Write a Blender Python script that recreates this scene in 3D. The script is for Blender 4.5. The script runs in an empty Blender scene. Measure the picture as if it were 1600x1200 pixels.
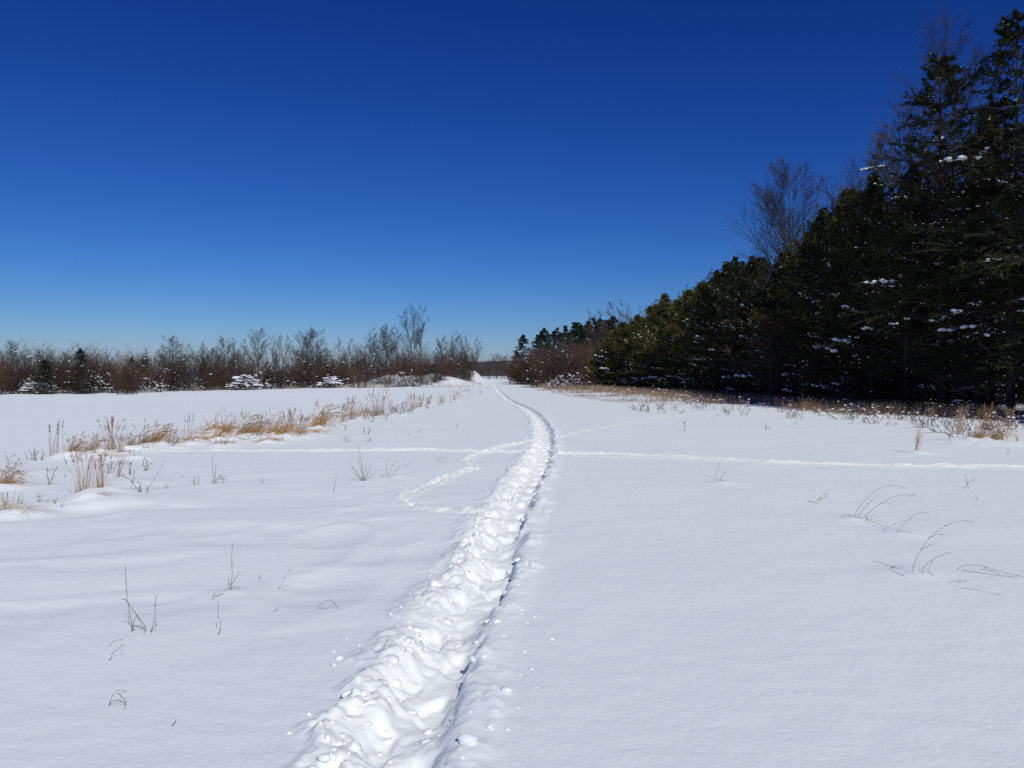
import bpy, math, random
import numpy as np
from mathutils import Vector

# ------------------------------------------------------------------ camera, sky, sun, exposure
sc = bpy.context.scene
CAM_H = 1.6
F = 1244.0            # focal length in photo pixels (1600 wide)
HOR = 585.0           # row of the horizon in the photo
cam_data = bpy.data.cameras.new('camera')
cam_data.sensor_width = 36.0
cam_data.lens = 36.0 * F / 1600.0
cam_data.clip_start = 0.05
cam_data.clip_end = 20000.0
cam = bpy.data.objects.new('camera', cam_data)
sc.collection.objects.link(cam)
cam.location = (0, 0, CAM_H)
cam.rotation_euler = (math.radians(90) - math.atan((600 - HOR) / F), 0, 0)
sc.camera = cam

SUN_AZ = 156.0        # degrees clockwise from the view direction (+Y)
SUN_EL = 42.0
world = bpy.data.worlds.new('World')
sc.world = world
world.use_nodes = True
wn = world.node_tree.nodes
wl = world.node_tree.links
wn.clear()
sky = wn.new('ShaderNodeTexSky')
sky.sky_type = 'NISHITA'
sky.sun_disc = False
sky.sun_elevation = math.radians(SUN_EL)
sky.sun_rotation = math.radians(SUN_AZ)
sky.altitude = 300
sky.air_density = 1.0
sky.dust_density = 0.3
sky.ozone_density = 6.0
# a phone camera's steep, saturated response to the clear blue: one power and gain per channel, over the whole dome
sep = wn.new('ShaderNodeSeparateColor'); com = wn.new('ShaderNodeCombineColor')
wl.new(sky.outputs['Color'], sep.inputs['Color'])
for ch, power, gain in (('Red', 2.05, 0.061), ('Green', 1.66, 0.133), ('Blue', 1.25, 0.432)):
    pw = wn.new('ShaderNodeMath'); pw.operation = 'POWER'; pw.inputs[1].default_value = power
    ml = wn.new('ShaderNodeMath'); ml.operation = 'MULTIPLY'; ml.inputs[1].default_value = gain
    wl.new(sep.outputs[ch], pw.inputs[0]); wl.new(pw.outputs[0], ml.inputs[0]); wl.new(ml.outputs[0], com.inputs[ch])
bg = wn.new('ShaderNodeBackground')
bg.inputs['Strength'].default_value = 0.1
out = wn.new('ShaderNodeOutputWorld')
wl.new(com.outputs['Color'], bg.inputs['Color'])
wl.new(bg.outputs['Background'], out.inputs['Surface'])

sun_data = bpy.data.lights.new('sun', 'SUN')
sun_data.energy = 3.15
sun_data.angle = math.radians(0.55)
sun_data.color = (1.0, 0.985, 0.90)
sun = bpy.data.objects.new('sun', sun_data)
sc.collection.objects.link(sun)
_a, _e = math.radians(SUN_AZ), math.radians(SUN_EL)
SUN_DIR = Vector((math.sin(_a) * math.cos(_e), math.cos(_a) * math.cos(_e), math.sin(_e)))
sun.rotation_euler = SUN_DIR.to_track_quat('Z', 'Y').to_euler()
sun.location = SUN_DIR * 60

vs = sc.view_settings
vs.view_transform = 'Standard'
vs.look = 'None'
vs.exposure = 0.0
vs.gamma = 1.0
vs.use_curve_mapping = False
sc.render.engine = 'CYCLES'
sc.cycles.max_bounces = 6
sc.cycles.diffuse_bounces = 3
sc.cycles.glossy_bounces = 2
sc.cycles.use_denoising = False
sc.render.film_transparent = False

COL = sc.collection

# ------------------------------------------------------------------ numeric helpers
def hash2(ix, iy, seed):
    h = (ix.astype(np.int64) * 374761393 + iy.astype(np.int64) * 668265263 + seed * 2147483647) & 0xffffffff
    h = ((h ^ (h >> 13)) * 1274126177) & 0xffffffff
    h = ((h ^ (h >> 16)) * 2246822519) & 0xffffffff
    return ((h ^ (h >> 15)) & 0xffffff) / float(0xffffff)

def vnoise(x, y, seed=0):
    xi = np.floor(x); yi = np.floor(y)
    fx = x - xi; fy = y - yi
    fx = fx * fx * fx * (fx * (fx * 6 - 15) + 10); fy = fy * fy * fy * (fy * (fy * 6 - 15) + 10)
    a = hash2(xi, yi, seed); b = hash2(xi + 1, yi, seed)
    c = hash2(xi, yi + 1, seed); d = hash2(xi + 1, yi + 1, seed)
    return (a + (b - a) * fx) * (1 - fy) + (c + (d - c) * fx) * fy - 0.5

def fbm(x, y, seed=0, o=3):
    s = 0; a = 1.0
    for k in range(o):
        s = s + a * vnoise(x * 2 ** k + 17.3 * k, y * 2 ** k - 9.1 * k, seed + k)
        a *= 0.5
    return s

def lumps(x, y, seed):
    """rounded lumps: hemispheres round jittered lattice points, radius about 0.75 cell"""
    xi = np.floor(x); yi = np.floor(y)
    best = np.zeros_like(x)
    for dx in (-1, 0, 1):
        for dy in (-1, 0, 1):
            cx = xi + dx; cy = yi + dy
            px = cx + hash2(cx, cy, seed); py = cy + hash2(cx, cy, seed + 7)
            r = 0.45 + 0.45 * hash2(cx, cy, seed + 13)
            q = 1 - ((x - px) ** 2 + (y - py) ** 2) / (r * r)
            best = np.maximum(best, np.sqrt(np.maximum(q, 0)) * r)
    return best

def sstep(a, b, x):
    t = np.clip((x - a) / (b - a), 0, 1)
    return t * t * (3 - 2 * t)

def depth_of(py):
    return CAM_H * F / (py - HOR)

def gp(px, py):
    d = depth_of(py)
    return ((px - 800) / F * d, d)

def at(px, d):
    return ((px - 800) / F * d, d)

# ------------------------------------------------------------------ the walked trail: its centre line
_tr = [(590, 1200), (630, 1100), (690, 1000), (737, 930), (772, 850), (793, 800), (822, 750), (850, 700), (846, 660), (830, 640),
       (795, 625), (780, 612), (771, 600), (769, 592)]
_tp = [gp(*p) for p in _tr]
_ty = np.array([-60, 0.5] + [p[1] for p in _tp] + [700, 9000.])
_tx = np.array([-0.6, -0.6] + [p[0] for p in _tp] + [-15, -15.])
_sy = np.concatenate([np.arange(-60, 2, 0.5), 2 * 1.006 ** np.arange(0, 1400)])
_sx = np.interp(_sy, _ty, _tx)
_k = np.ones(61) / 61
_sx = np.convolve(np.pad(_sx, 30, mode='edge'), _k, mode='valid')

def trail_x(y):
    return np.interp(y, _sy, _sx)

# animal tracks as ground polylines: (points, half width, height)
def poly(pts):
    return [gp(*p) for p in pts]
TRACKS = [
    (poly([(150, 705), (240, 703), (360, 703), (500, 704), (660, 703), (760, 705), (835, 706)]), 0.11, 0.060),
    (poly([(870, 708), (960, 708.5), (1060, 713), (1200, 721), (1400, 726), (1600, 727.5), (1750, 730)]), 0.12, 0.062),
    (poly([(900, 712), (1060, 717), (1200, 724), (1400, 730), (1600, 731)]), 0.07, 0.030),
    (poly([(825, 690), (790, 697), (740, 712), (728, 720), (742, 732), (700, 745), (665, 760), (628, 778), (645, 790), (665, 798), (745, 803)]), 0.075, 0.070),
    (poly([(872, 682), (910, 673), (960, 664), (1010, 655), (1100, 643)]), 0.10, 0.055),
]
STRIDE = {3: 0.34, 4: 1.3}
HUMMOCKS = []   # (x, y, radius, height): snow caught round the tufts

def polyline_dist(x, y, pts):
    best = np.full(x.shape, 1e9); arc = np.zeros(x.shape); s0 = 0.0
    for (ax, ay), (bx, by) in zip(pts[:-1], pts[1:]):
        dx, dy = bx - ax, by - ay; L = math.hypot(dx, dy)
        t = np.clip(((x - ax) * dx + (y - ay) * dy) / (L * L), 0, 1)
        d = np.hypot(x - ax - t * dx, y - ay - t * dy)
        m = d < best
        best = np.where(m, d, best); arc = np.where(m, s0 + t * L, arc)
        s0 += L
    return best, arc

def ground(x, y, fine=True):
    x = np.asarray(x, float); y = np.asarray(y, float)
    h = 0.10 * fbm(x / 16, y / 16, 3, 2) * sstep(6, 25, np.hypot(x, y))
    # snow mounds in the scrub at the far end of the field
    for (mx, my, rx, ry, mh) in ((-15.5, 111, 6.5, 5, 1.35), (-9.5, 115, 4.0, 5, 1.1), (-7.2, 140, 3.0, 9, 2.0), (5.5, 150, 5, 16, 0.5)):
        q = ((x - mx) / rx) ** 2 + ((y - my) / ry) ** 2
        h = h + mh * np.exp(-q * 1.2) * (1 + 0.5 * vnoise(x / 2.2, y / 2.2, 5))
    if not fine:
        return h
    # soft wind ripples on the left, gentler on the right
    u = x * 0.92 + y * 0.25; v = -x * 0.38 + y * 0.92
    wl_ = sstep(0.2, -2.0, x) * sstep(14, 9, y) * sstep(4.2, 6.5, y)
    rip = fbm(u / 1.5 + 0.8 * vnoise(x / 1.3, y / 1.3, 25), v / 0.60 + 0.9 * vnoise(x / 1.1, y / 0.9, 26), 21, 2)
    h = h + (0.006 + 0.032 * wl_ * (0.4 + 1.4 * sstep(-0.25, 0.25, vnoise(x / 1.7, y / 1.7, 23)))) * rip + 0.014 * fbm(x / 2.8, y / 2.0, 31, 2) * sstep(60, 20, y) * sstep(3, 7, y)
    h = h + 0.0018 * fbm(x / 0.16, y / 0.10, 41, 2) * sstep(16, 8, y)
    # old, snowed-in hollows on the left
    dim = lumps(x / 0.55 + 0.4 * vnoise(x, y, 28), y / 0.8, 27)
    h = h - 0.075 * wl_ * dim ** 2 * sstep(-0.02, 0.2, vnoise(x / 1.2, y / 1.6, 29))
    # the walked trail
    o = x - trail_x(y)
    o = o + 0.08 * vnoise(y / 0.45, y * 0 + 3.3, 51) + 0.05 * vnoise(y / 0.13, y * 0 + 1.3, 52) + 0.035 * vnoise(x / 0.06, y / 0.06, 53)
    near = (np.abs(o) < 0.75) & (y > 0) & (y < 320)
    if near.any():
        oo = o[near]; yy = y[near]; xx = x[near]
        slump = sstep(-0.30, 0.25, vnoise(yy / 0.55, yy * 0 + 8.1, 54)) * (1 - 0.75 * sstep(12, 40, yy))   # where the right wall has kept its edge
        wall = slump * sstep(0.26, 0.215, oo) + (1 - slump) * sstep(0.34, 0.12, oo)
        core = 0.66 * sstep(-0.32, 0.02, oo) * wall + 0.34 * sstep(-0.12, 0.06, oo) * wall
        oo2 = oo + 0.16 * vnoise(xx / 0.2, yy / 0.24, 79)
        band = sstep(-0.40, -0.24, oo2) * sstep(0.33, 0.24, oo)
        spread = sstep(-0.56, -0.26, oo) * sstep(0.54, 0.28, oo)
        # every footprint: left and right, stride 0.36 m
        st = 0.34
        wx = xx + 0.03 * vnoise(xx / 0.13, yy / 0.13, 76); wy = yy + 0.035 * vnoise(xx / 0.13, yy / 0.13, 77)
        holes = np.zeros_like(oo)
        for k in (-1, 0, 1):
            n = np.floor(yy / st) + k
            cy = (n + 0.5 + 0.5 * (hash2(n, n * 0 + 2, 61) - 0.5)) * st
            side = np.where((n % 2) == 0, -0.09, 0.125) + 0.07 * (hash2(n, n * 0 + 5, 62) - 0.5)
            q = ((oo + (wx - xx) - side) / 0.080) ** 2 + ((wy - cy) / 0.18) ** 2
            holes = np.maximum(holes, sstep(1.25, 0.45, q) * (0.35 + 0.8 * hash2(n, n * 0 + 9, 63)))
        lm = lumps(wx / 0.15, wy / 0.17, 71); ls = lumps(wx / 0.07, wy / 0.08, 72); lt = lumps(wx / 0.034, wy / 0.036, 73)
        left = sstep(0.02, -0.14, oo)
        amp = 0.45 + 0.9 * sstep(-0.3, 0.3, vnoise(xx / 0.22, yy / 0.35, 78))
        dh = -0.092 * core - 0.044 * holes * sstep(-0.3, -0.15, oo) * wall
        dh = dh + band * amp * (0.034 * lm + 0.034 * ls + 0.022 * lt) * (0.34 + 0.70 * left) * (1 - 0.5 * holes.clip(0, 1))
        dh = dh + 0.018 * sstep(0.22, 0.27, oo) * sstep(0.5, 0.3, oo)
        dh = dh + (spread - band).clip(0) * (0.010 * lm + 0.020 * ls + 0.014 * lt) * (0.30 + 1.5 * sstep(-0.1, 0.3, vnoise(xx / 0.25, yy / 0.3, 75)))
        fade = 1 - 0.6 * sstep(40, 120, yy)
        h = h.copy(); h[near] += dh * fade
    # animal tracks
    for i, (pts, hw, hh) in enumerate(TRACKS):
        xs = [p[0] for p in pts]; ys = [p[1] for p in pts]
        m = (x > min(xs) - 1) & (x < max(xs) + 1) & (y > min(ys) - 1) & (y < max(ys) + 1) & (np.abs(o) > 0.30)
        if not m.any():
            continue
        d, arc = polyline_dist(x[m], y[m], pts)
        d = np.abs(d + 0.9 * hw * vnoise(arc / 0.5, arc * 0, 80 + i))
        step = 0.15 + 0.95 * np.abs(np.cos(arc * math.pi / STRIDE[i])) if i >= 3 else 0.8 + 0.4 * vnoise(arc / 0.3, arc * 0 + 4, 90 + i)
        rim = np.exp(-((d - hw * 0.75) / (hw * 0.38)) ** 2)
        pit = np.exp(-(d / (hw * 0.5)) ** 2)
        wob = 0.6 + 0.8 * lumps(x[m] / 0.10, y[m] / 0.12, 95 + i)
        h[m] += hh * (0.75 * rim * wob - 0.8 * pit) * step
    for (hx, hy, r, hh) in HUMMOCKS:
        m = (np.abs(x - hx) < 3 * r) & (np.abs(y - hy) < 3 * r)
        if m.any():
            q = ((x[m] - hx) / r) ** 2 + ((y[m] - hy) / r) ** 2
            h[m] += hh * np.exp(-q) * (1 + 0.7 * vnoise(x[m] / 0.22, y[m] / 0.22, 99))
    return h

def broken(x, y):
    """how far the snow's crust is broken open: fresh white snow along the trail and the tracks"""
    o = x - trail_x(y) + 0.05 * vnoise(y / 0.35, y * 0 + 3.3, 51)
    b = sstep(-0.44, -0.22, o + 0.16 * vnoise(x / 0.2, y / 0.24, 79)) * sstep(0.36, 0.20, o) * (y > 0) * (y < 320)
    for i, (pts, hw, hh) in enumerate(TRACKS):
        xs = [p[0] for p in pts]; ys = [p[1] for p in pts]
        m = (x > min(xs) - 1) & (x < max(xs) + 1) & (y > min(ys) - 1) & (y < max(ys) + 1)
        if m.any():
            d, arc = polyline_dist(x[m], y[m], pts)
            b[m] = np.maximum(b[m], sstep(1.7 * hw, 0.9 * hw, d + 0.9 * hw * vnoise(arc / 0.25, arc * 0, 85 + i)) * (np.abs(np.cos(arc * math.pi / STRIDE[i])) ** 0.7 if i >= 3 else 1))
    return b

def gz(x, y):
    return float(ground(np.array([x]), np.array([y]))[0])

# ------------------------------------------------------------------ mesh builders
class MB:
    def __init__(self):
        self.v = []; self.q = []; self.t = []; self.n = 0
    def add(self, v, q=None, t=None):
        v = np.asarray(v, float).reshape(-1, 3)
        if q is not None and len(q): self.q.append(np.asarray(q, int).reshape(-1, 4) + self.n)
        if t is not None and len(t): self.t.append(np.asarray(t, int).reshape(-1, 3) + self.n)
        self.v.append(v); self.n += len(v)
    def mesh(self, name, mat, smooth=True):
        v = np.concatenate(self.v) if self.v else np.zeros((0, 3))
        q = np.concatenate(self.q) if self.q else np.zeros((0, 4), int)
        t = np.concatenate(self.t) if self.t else np.zeros((0, 3), int)
        me = bpy.data.meshes.new(name)
        me.vertices.add(len(v)); me.vertices.foreach_set('co', v.astype(np.float32).ravel())
        loops = np.concatenate([q.ravel(), t.ravel()])
        me.loops.add(len(loops)); me.loops.foreach_set('vertex_index', loops.astype(np.int32))
        npoly = len(q) + len(t)
        me.polygons.add(npoly)
        start = np.concatenate([np.arange(len(q)) * 4, len(q) * 4 + np.arange(len(t)) * 3])
        me.polygons.foreach_set('loop_start', start.astype(np.int32))
        me.polygons.foreach_set('use_smooth', np.full(npoly, smooth, bool))
        me.update(calc_edges=True)
        me.validate(clean_customdata=False)
        if mat: me.materials.append(mat)
        return me

def unit(a):
    return a / np.maximum(np.linalg.norm(a, axis=-1, keepdims=True), 1e-9)

def tubes(mb, pts, rad, sides=3):
    """pts (N, k, 3), rad (N, k): tapered tubes"""
    N, k, _ = pts.shape
    tan = np.empty_like(pts)
    tan[:, 1:-1] = pts[:, 2:] - pts[:, :-2]; tan[:, 0] = pts[:, 1] - pts[:, 0]; tan[:, -1] = pts[:, -1] - pts[:, -2]
    tan = unit(tan)
    ref = np.where(np.abs(tan[..., 2:3]) > 0.9, np.array([1.0, 0, 0]), np.array([0, 0, 1.0]))
    u = unit(np.cross(tan, ref)); w = np.cross(tan, u)
    a = np.arange(sides) * 2 * math.pi / sides
    ring = u[:, :, None, :] * np.cos(a)[None, None, :, None] + w[:, :, None, :] * np.sin(a)[None, None, :, None]
    v = pts[:, :, None, :] + ring * rad[:, :, None, None]
    base = (np.arange(N) * k * sides)[:, None, None] + (np.arange(k - 1) * sides)[None, :, None]
    j = np.arange(sides); j2 = (j + 1) % sides
    q = np.stack([base + j, base + j2, base + sides + j2, base + sides + j], -1)
    mb.add(v, q=q)

def ribbons(mb, pts, wid, side):
    """pts (N,k,3), wid (N,k), side (N,3): flat tapered blades, creased along the middle"""
    N, k, _ = pts.shape
    s = unit(side)[:, None, :] * wid[:, :, None] * 0.5
    v = np.stack([pts - s, pts + s], 2)
    base = (np.arange(N) * k * 2)[:, None] + (np.arange(k - 1) * 2)[None, :]
    q = np.stack([base, base + 1, base + 3, base + 2], -1)
    mb.add(v, q=q)

def leaves(mb, P, D, W, L, w):
    """pointed rhombic sprays"""
    D = unit(D); W = unit(np.cross(D, W))
    N = len(P)
    L = np.broadcast_to(L, (N,))[:, None]; w = np.broadcast_to(w, (N,))[:, None]
    up = np.cross(D, W) * w * 0.25
    v = np.stack([P, P + D * L * 0.5 + W * w * 0.5 + up, P + D * L, P + D * L * 0.5 - W * w * 0.5 + up], 1)
    i = np.arange(N)[:, None] * 4
    t = np.concatenate([i + [0, 1, 2], i + [0, 2, 3]], 1)
    mb.add(v, t=t)

def _ico(sub):
    import bmesh
    bm = bmesh.new(); bmesh.ops.create_icosphere(bm, subdivisions=sub, radius=1.0)
    v = np.array([x.co[:] for x in bm.verts]); f = np.array([[y.index for y in x.verts] for x in bm.faces])
    bm.free(); return v, f
ICO1 = _ico(1); ICO2 = _ico(2); ICO3 = _ico(3)

def blobs(mb, P, S, rng, ico=ICO1, rough=0.25, bend=0.0):
    """lumpy ellipsoids: P (N,3), S (N,3)"""
    V, Fc = ico
    N = len(P)
    a = rng.uniform(0, 2 * math.pi, N); c, s = np.cos(a), np.sin(a)
    v = V[None] * (1 + rough * rng.uniform(-1, 1, (N, len(V), 1)))
    v = v * S[:, None, :]
    x = v[..., 0] * c[:, None] - v[..., 1] * s[:, None]; y = v[..., 0] * s[:, None] + v[..., 1] * c[:, None]
    v = np.stack([x, y, v[..., 2]], -1) + P[:, None, :]
    t = Fc[None] + (np.arange(N) * len(V))[:, None, None]
    mb.add(v, t=t)

def grow(rng, start, dirs, lens, r0, r1, nseg, wob, trop, sag=0.0):
    N = len(start)
    pts = np.empty((N, nseg + 1, 3)); pts[:, 0] = start
    d = unit(dirs.copy())
    for j in range(nseg):
        d = d + wob * rng.normal(0, 1, (N, 3)) + np.array([0, 0, trop - sag * j / nseg])
        d = unit(d)
        pts[:, j + 1] = pts[:, j] + d * (lens / nseg)[:, None]
    f = np.linspace(0, 1, nseg + 1)[None, :]
    rad = r0[:, None] * (1 - f) + r1[:, None] * f
    return pts, rad

def sample(pts, rad, f, idx):
    """points, direction and radius at fraction f on branches idx"""
    k = pts.shape[1] - 1
    g = np.clip(f * k, 0, k - 1e-4); i = g.astype(int); r = (g - i)[:, None]
    a = pts[idx, i]; b = pts[idx, i + 1]
    ra = rad[idx, i]; rb = rad[idx, i + 1]
    return a * (1 - r) + b * r, unit(b - a), ra * (1 - r[:, 0]) + rb * r[:, 0]

def spawn(rng, pts, rad, m, fmin, fmax, ang, angsd, even=True):
    N = len(pts)
    idx = np.repeat(np.arange(N), m)
    f = (fmin + (fmax - fmin) * ((np.tile(np.arange(m), N) + rng.uniform(0, 1, N * m)) / m))
    P, D, R = sample(pts, rad, f, idx)
    ax = unit(np.cross(D, unit(rng.normal(0, 1, D.shape))))
    a = np.abs(rng.normal(ang, angsd, N * m))[:, None]
    nd = D * np.cos(a) + ax * np.sin(a)
    return idx, f, P, nd, R

# ------------------------------------------------------------------ materials
def mat(name, c1, c2=None, scale=4.0, rough=0.85, spec=0.2, bump=0.0, bscale=30.0, detail=4, vary=0.0, translucent=0.0):
    m = bpy.data.materials.new(name); m.use_nodes = True
    nt = m.node_tree; n = nt.nodes; l = nt.links
    b = n['Principled BSDF']
    b.inputs['Roughness'].default_value = rough
    b.inputs['Specular IOR Level'].default_value = spec
    b.inputs['Base Color'].default_value = (*c1, 1)
    tc = n.new('ShaderNodeTexCoord')
    if c2 is not None:
        nz = n.new('ShaderNodeTexNoise'); nz.inputs['Scale'].default_value = scale; nz.inputs['Detail'].default_value = detail
        l.new(tc.outputs['Object'], nz.inputs['Vector'])
        mr = n.new('ShaderNodeMapRange'); mr.inputs['From Min'].default_value = 0.36; mr.inputs['From Max'].default_value = 0.64
        l.new(nz.outputs['Fac'], mr.inputs['Value'])
        mx = n.new('ShaderNodeMix'); mx.data_type = 'RGBA'
        mx.inputs['A'].default_value = (*c1, 1); mx.inputs['B'].default_value = (*c2, 1)
        l.new(mr.outputs['Result'], mx.inputs['Factor'])
        colour = mx.outputs['Result']
        if vary:
            oi = n.new('ShaderNodeObjectInfo')
            h = n.new('ShaderNodeHueSaturation')
            vm = n.new('ShaderNodeMapRange'); vm.inputs['To Min'].default_value = 1 - vary; vm.inputs['To Max'].default_value = 1 + vary
            l.new(oi.outputs['Random'], vm.inputs['Value']); l.new(vm.outputs['Result'], h.inputs['Value'])
            l.new(colour, h.inputs['Color']); colour = h.outputs['Color']
        l.new(colour, b.inputs['Base Color'])
    if bump:
        nb = n.new('ShaderNodeTexNoise'); nb.inputs['Scale'].default_value = bscale; nb.inputs['Detail'].default_value = 5
        l.new(tc.outputs['Object'], nb.inputs['Vector'])
        bp = n.new('ShaderNodeBump'); bp.inputs['Strength'].default_value = 1.0; bp.inputs['Distance'].default_value = bump
        l.new(nb.outputs['Fac'], bp.inputs['Height']); l.new(bp.outputs['Normal'], b.inputs['Normal'])
    return m

def snow_ground_mat():
    m = bpy.data.materials.new('fresh_snow'); m.use_nodes = True
    nt = m.node_tree; n = nt.nodes; l = nt.links
    b = n['Principled BSDF']
    b.inputs['Roughness'].default_value = 0.65
    b.inputs['Specular IOR Level'].default_value = 0.0
    tc = n.new('ShaderNodeTexCoord')
    # faint differences in the packing of the snow
    nz = n.new('ShaderNodeTexNoise'); nz.inputs['Scale'].default_value = 0.55; nz.inputs['Detail'].default_value = 5
    l.new(tc.outputs['Object'], nz.inputs['Vector'])
    mx = n.new('ShaderNodeMix'); mx.data_type = 'RGBA'
    mx.inputs['A'].default_value = (0.785, 0.82, 0.835, 1); mx.inputs['B'].default_value = (0.825, 0.86, 0.872, 1)
    l.new(nz.outputs['Fac'], mx.inputs['Factor'])
    ab = n.new('ShaderNodeAttribute'); ab.attribute_name = 'broken'
    m2 = n.new('ShaderNodeMix'); m2.data_type = 'RGBA'; m2.inputs['B'].default_value = (0.875, 0.90, 0.885, 1)
    l.new(ab.outputs['Fac'], m2.inputs['Factor']); l.new(mx.outputs['Result'], m2.inputs['A']); l.new(m2.outputs['Result'], b.inputs['Base Color'])
    # grain: crust crystals and wind pitting
    n1 = n.new('ShaderNodeTexNoise'); n1.inputs['Scale'].default_value = 26.0; n1.inputs['Detail'].default_value = 6; n1.inputs['Roughness'].default_value = 0.62
    mp = n.new('ShaderNodeMapping'); mp.inputs['Scale'].default_value = (0.8, 1.3, 1.0); mp.inputs['Rotation'].default_value = (0, 0, 0.35)
    l.new(tc.outputs['Object'], mp.inputs['Vector']); l.new(mp.outputs['Vector'], n1.inputs['Vector'])
    n2 = n.new('ShaderNodeTexNoise'); n2.inputs['Scale'].default_value = 5.0; n2.inputs['Detail'].default_value = 4
    l.new(mp.outputs['Vector'], n2.inputs['Vector'])
    b1 = n.new('ShaderNodeBump'); b1.inputs['Strength'].default_value = 1.0; b1.inputs['Distance'].default_value = 0.0042
    b2 = n.new('ShaderNodeBump'); b2.inputs['Strength'].default_value = 1.0; b2.inputs['Distance'].default_value = 0.007
    l.new(n1.outputs['Fac'], b1.inputs['Height']); l.new(n2.outputs['Fac'], b2.inputs['Height'])
    l.new(b2.outputs['Normal'], b1.inputs['Normal']); l.new(b1.outputs['Normal'], b.inputs['Normal'])
    return m

M = {}
M['snow'] = snow_ground_mat()
M['snow_clump'] = mat('snow_clump', (0.84, 0.86, 0.9), (0.79, 0.81, 0.86), 6, 0.8, 0.0)
M['snow_chunk'] = mat('snow_chunk', (0.88, 0.90, 0.885), (0.83, 0.86, 0.86), 8, 0.8, 0.0)
M['bark_dark'] = mat('bark_dark', (0.045, 0.036, 0.03), (0.085, 0.07, 0.06), 5, 0.9, 0.1, 0.02, 20)
M['bark_grey'] = mat('bark_grey', (0.10, 0.085, 0.075), (0.19, 0.165, 0.145), 4, 0.9, 0.1, 0.01, 20, vary=0.25)
M['twig_grey'] = mat('twig_grey', (0.055, 0.043, 0.037), (0.095, 0.078, 0.068), 3, 0.9, 0.1, vary=0.25)
M['twig_dark'] = mat('twig_dark', (0.034, 0.029, 0.026), (0.065, 0.055, 0.048), 3, 0.9, 0.1)
M['twig_brown'] = mat('twig_brown', (0.048, 0.031, 0.024), (0.094, 0.060, 0.044), 1.6, 0.9, 0.1, vary=0.35)
M['twig_red'] = mat('twig_red', (0.095, 0.055, 0.042), (0.15, 0.095, 0.072), 1.6, 0.9, 0.1, vary=0.3)
M['needle'] = mat('needle', (0.018, 0.025, 0.011), (0.055, 0.058, 0.019), 1.1, 0.75, 0.15, vary=0.3)
M['needle_yellow'] = mat('needle_yellow', (0.020, 0.026, 0.010), (0.16, 0.135, 0.028), 2.2, 0.7, 0.15, vary=0.2)
M['needle_blue'] = mat('needle_blue', (0.018, 0.032, 0.024), (0.05, 0.07, 0.045), 1.2, 0.75, 0.15, vary=0.2)
M['gold'] = mat('dry_grass_gold', (0.33, 0.17, 0.055), (0.54, 0.33, 0.14), 7, 0.8, 0.2, vary=0.2)
M['tan'] = mat('dry_grass_tan', (0.34, 0.24, 0.15), (0.50, 0.38, 0.26), 7, 0.8, 0.2, vary=0.2)
M['rust'] = mat('dry_grass_rust', (0.17, 0.105, 0.072), (0.36, 0.25, 0.165), 1.2, 0.85, 0.15, vary=0.2)
M['stalk'] = mat('weed_stalk', (0.12, 0.09, 0.075), (0.22, 0.17, 0.14), 9, 0.85, 0.15, vary=0.25)
M['stalk_pale'] = mat('weed_stalk_pale', (0.20, 0.16, 0.13), (0.30, 0.25, 0.20), 9, 0.85, 0.15, vary=0.2)
M['wood_far'] = mat('wood_far', (0.075, 0.062, 0.060), (0.12, 0.10, 0.095), 0.15, 0.95, 0.05)

# ------------------------------------------------------------------ scene-object helpers
def tag(o, label=None, cat=None, group=None, kind=None):
    if label: o['label'] = label
    if cat: o['category'] = cat
    if group: o['group'] = group
    if kind: o['kind'] = kind
    return o

def put(name, me, parent=None, kind=None):
    o = bpy.data.objects.new(name, me); COL.objects.link(o)
    if parent is not None: o.parent = parent
    if kind: o['kind'] = kind
    return o

def plant(name, parts, x, y, rotz=0.0, s=1.0, sz=None, label=None, cat=None, group=None, sink=0.03, tilt=(0, 0)):
    """parts: [(part name, mesh, kind)]; one mesh alone makes a single-mesh thing"""
    z = gz(x, y) - sink
    if len(parts) == 1:
        e = put(name, parts[0][1])
    else:
        e = bpy.data.objects.new(name, None); COL.objects.link(e); e.empty_display_size = 0.2
        for pn, me, kd in parts:
            put(pn, me, e, kd)
    e.location = (x, y, z); e.rotation_euler = (tilt[0], tilt[1], rotz); e.scale = (s, s, sz or s)
    tag(e, label, cat, group)
    return e

ORD = ['first', 'second', 'third', 'fourth', 'fifth', 'sixth', 'seventh', 'eighth', 'ninth', 'tenth', 'eleventh', 'twelfth']
def nth(i):
    if i < 12: return ORD[i]
    k = i + 1
    return f"{k}{'th' if 10 < k % 100 < 14 else {1: 'st', 2: 'nd', 3: 'rd'}.get(k % 10, 'th')}"

def label_row(objs, text, key=None):
    """text holds {}: 'first', 'second' ... counted from the left of the photograph"""
    key = key or (lambda o: o.location.x / max(o.location.y, 0.1))
    for i, o in enumerate(sorted(objs, key=key)):
        o['label'] = text.format(nth(i))

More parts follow.
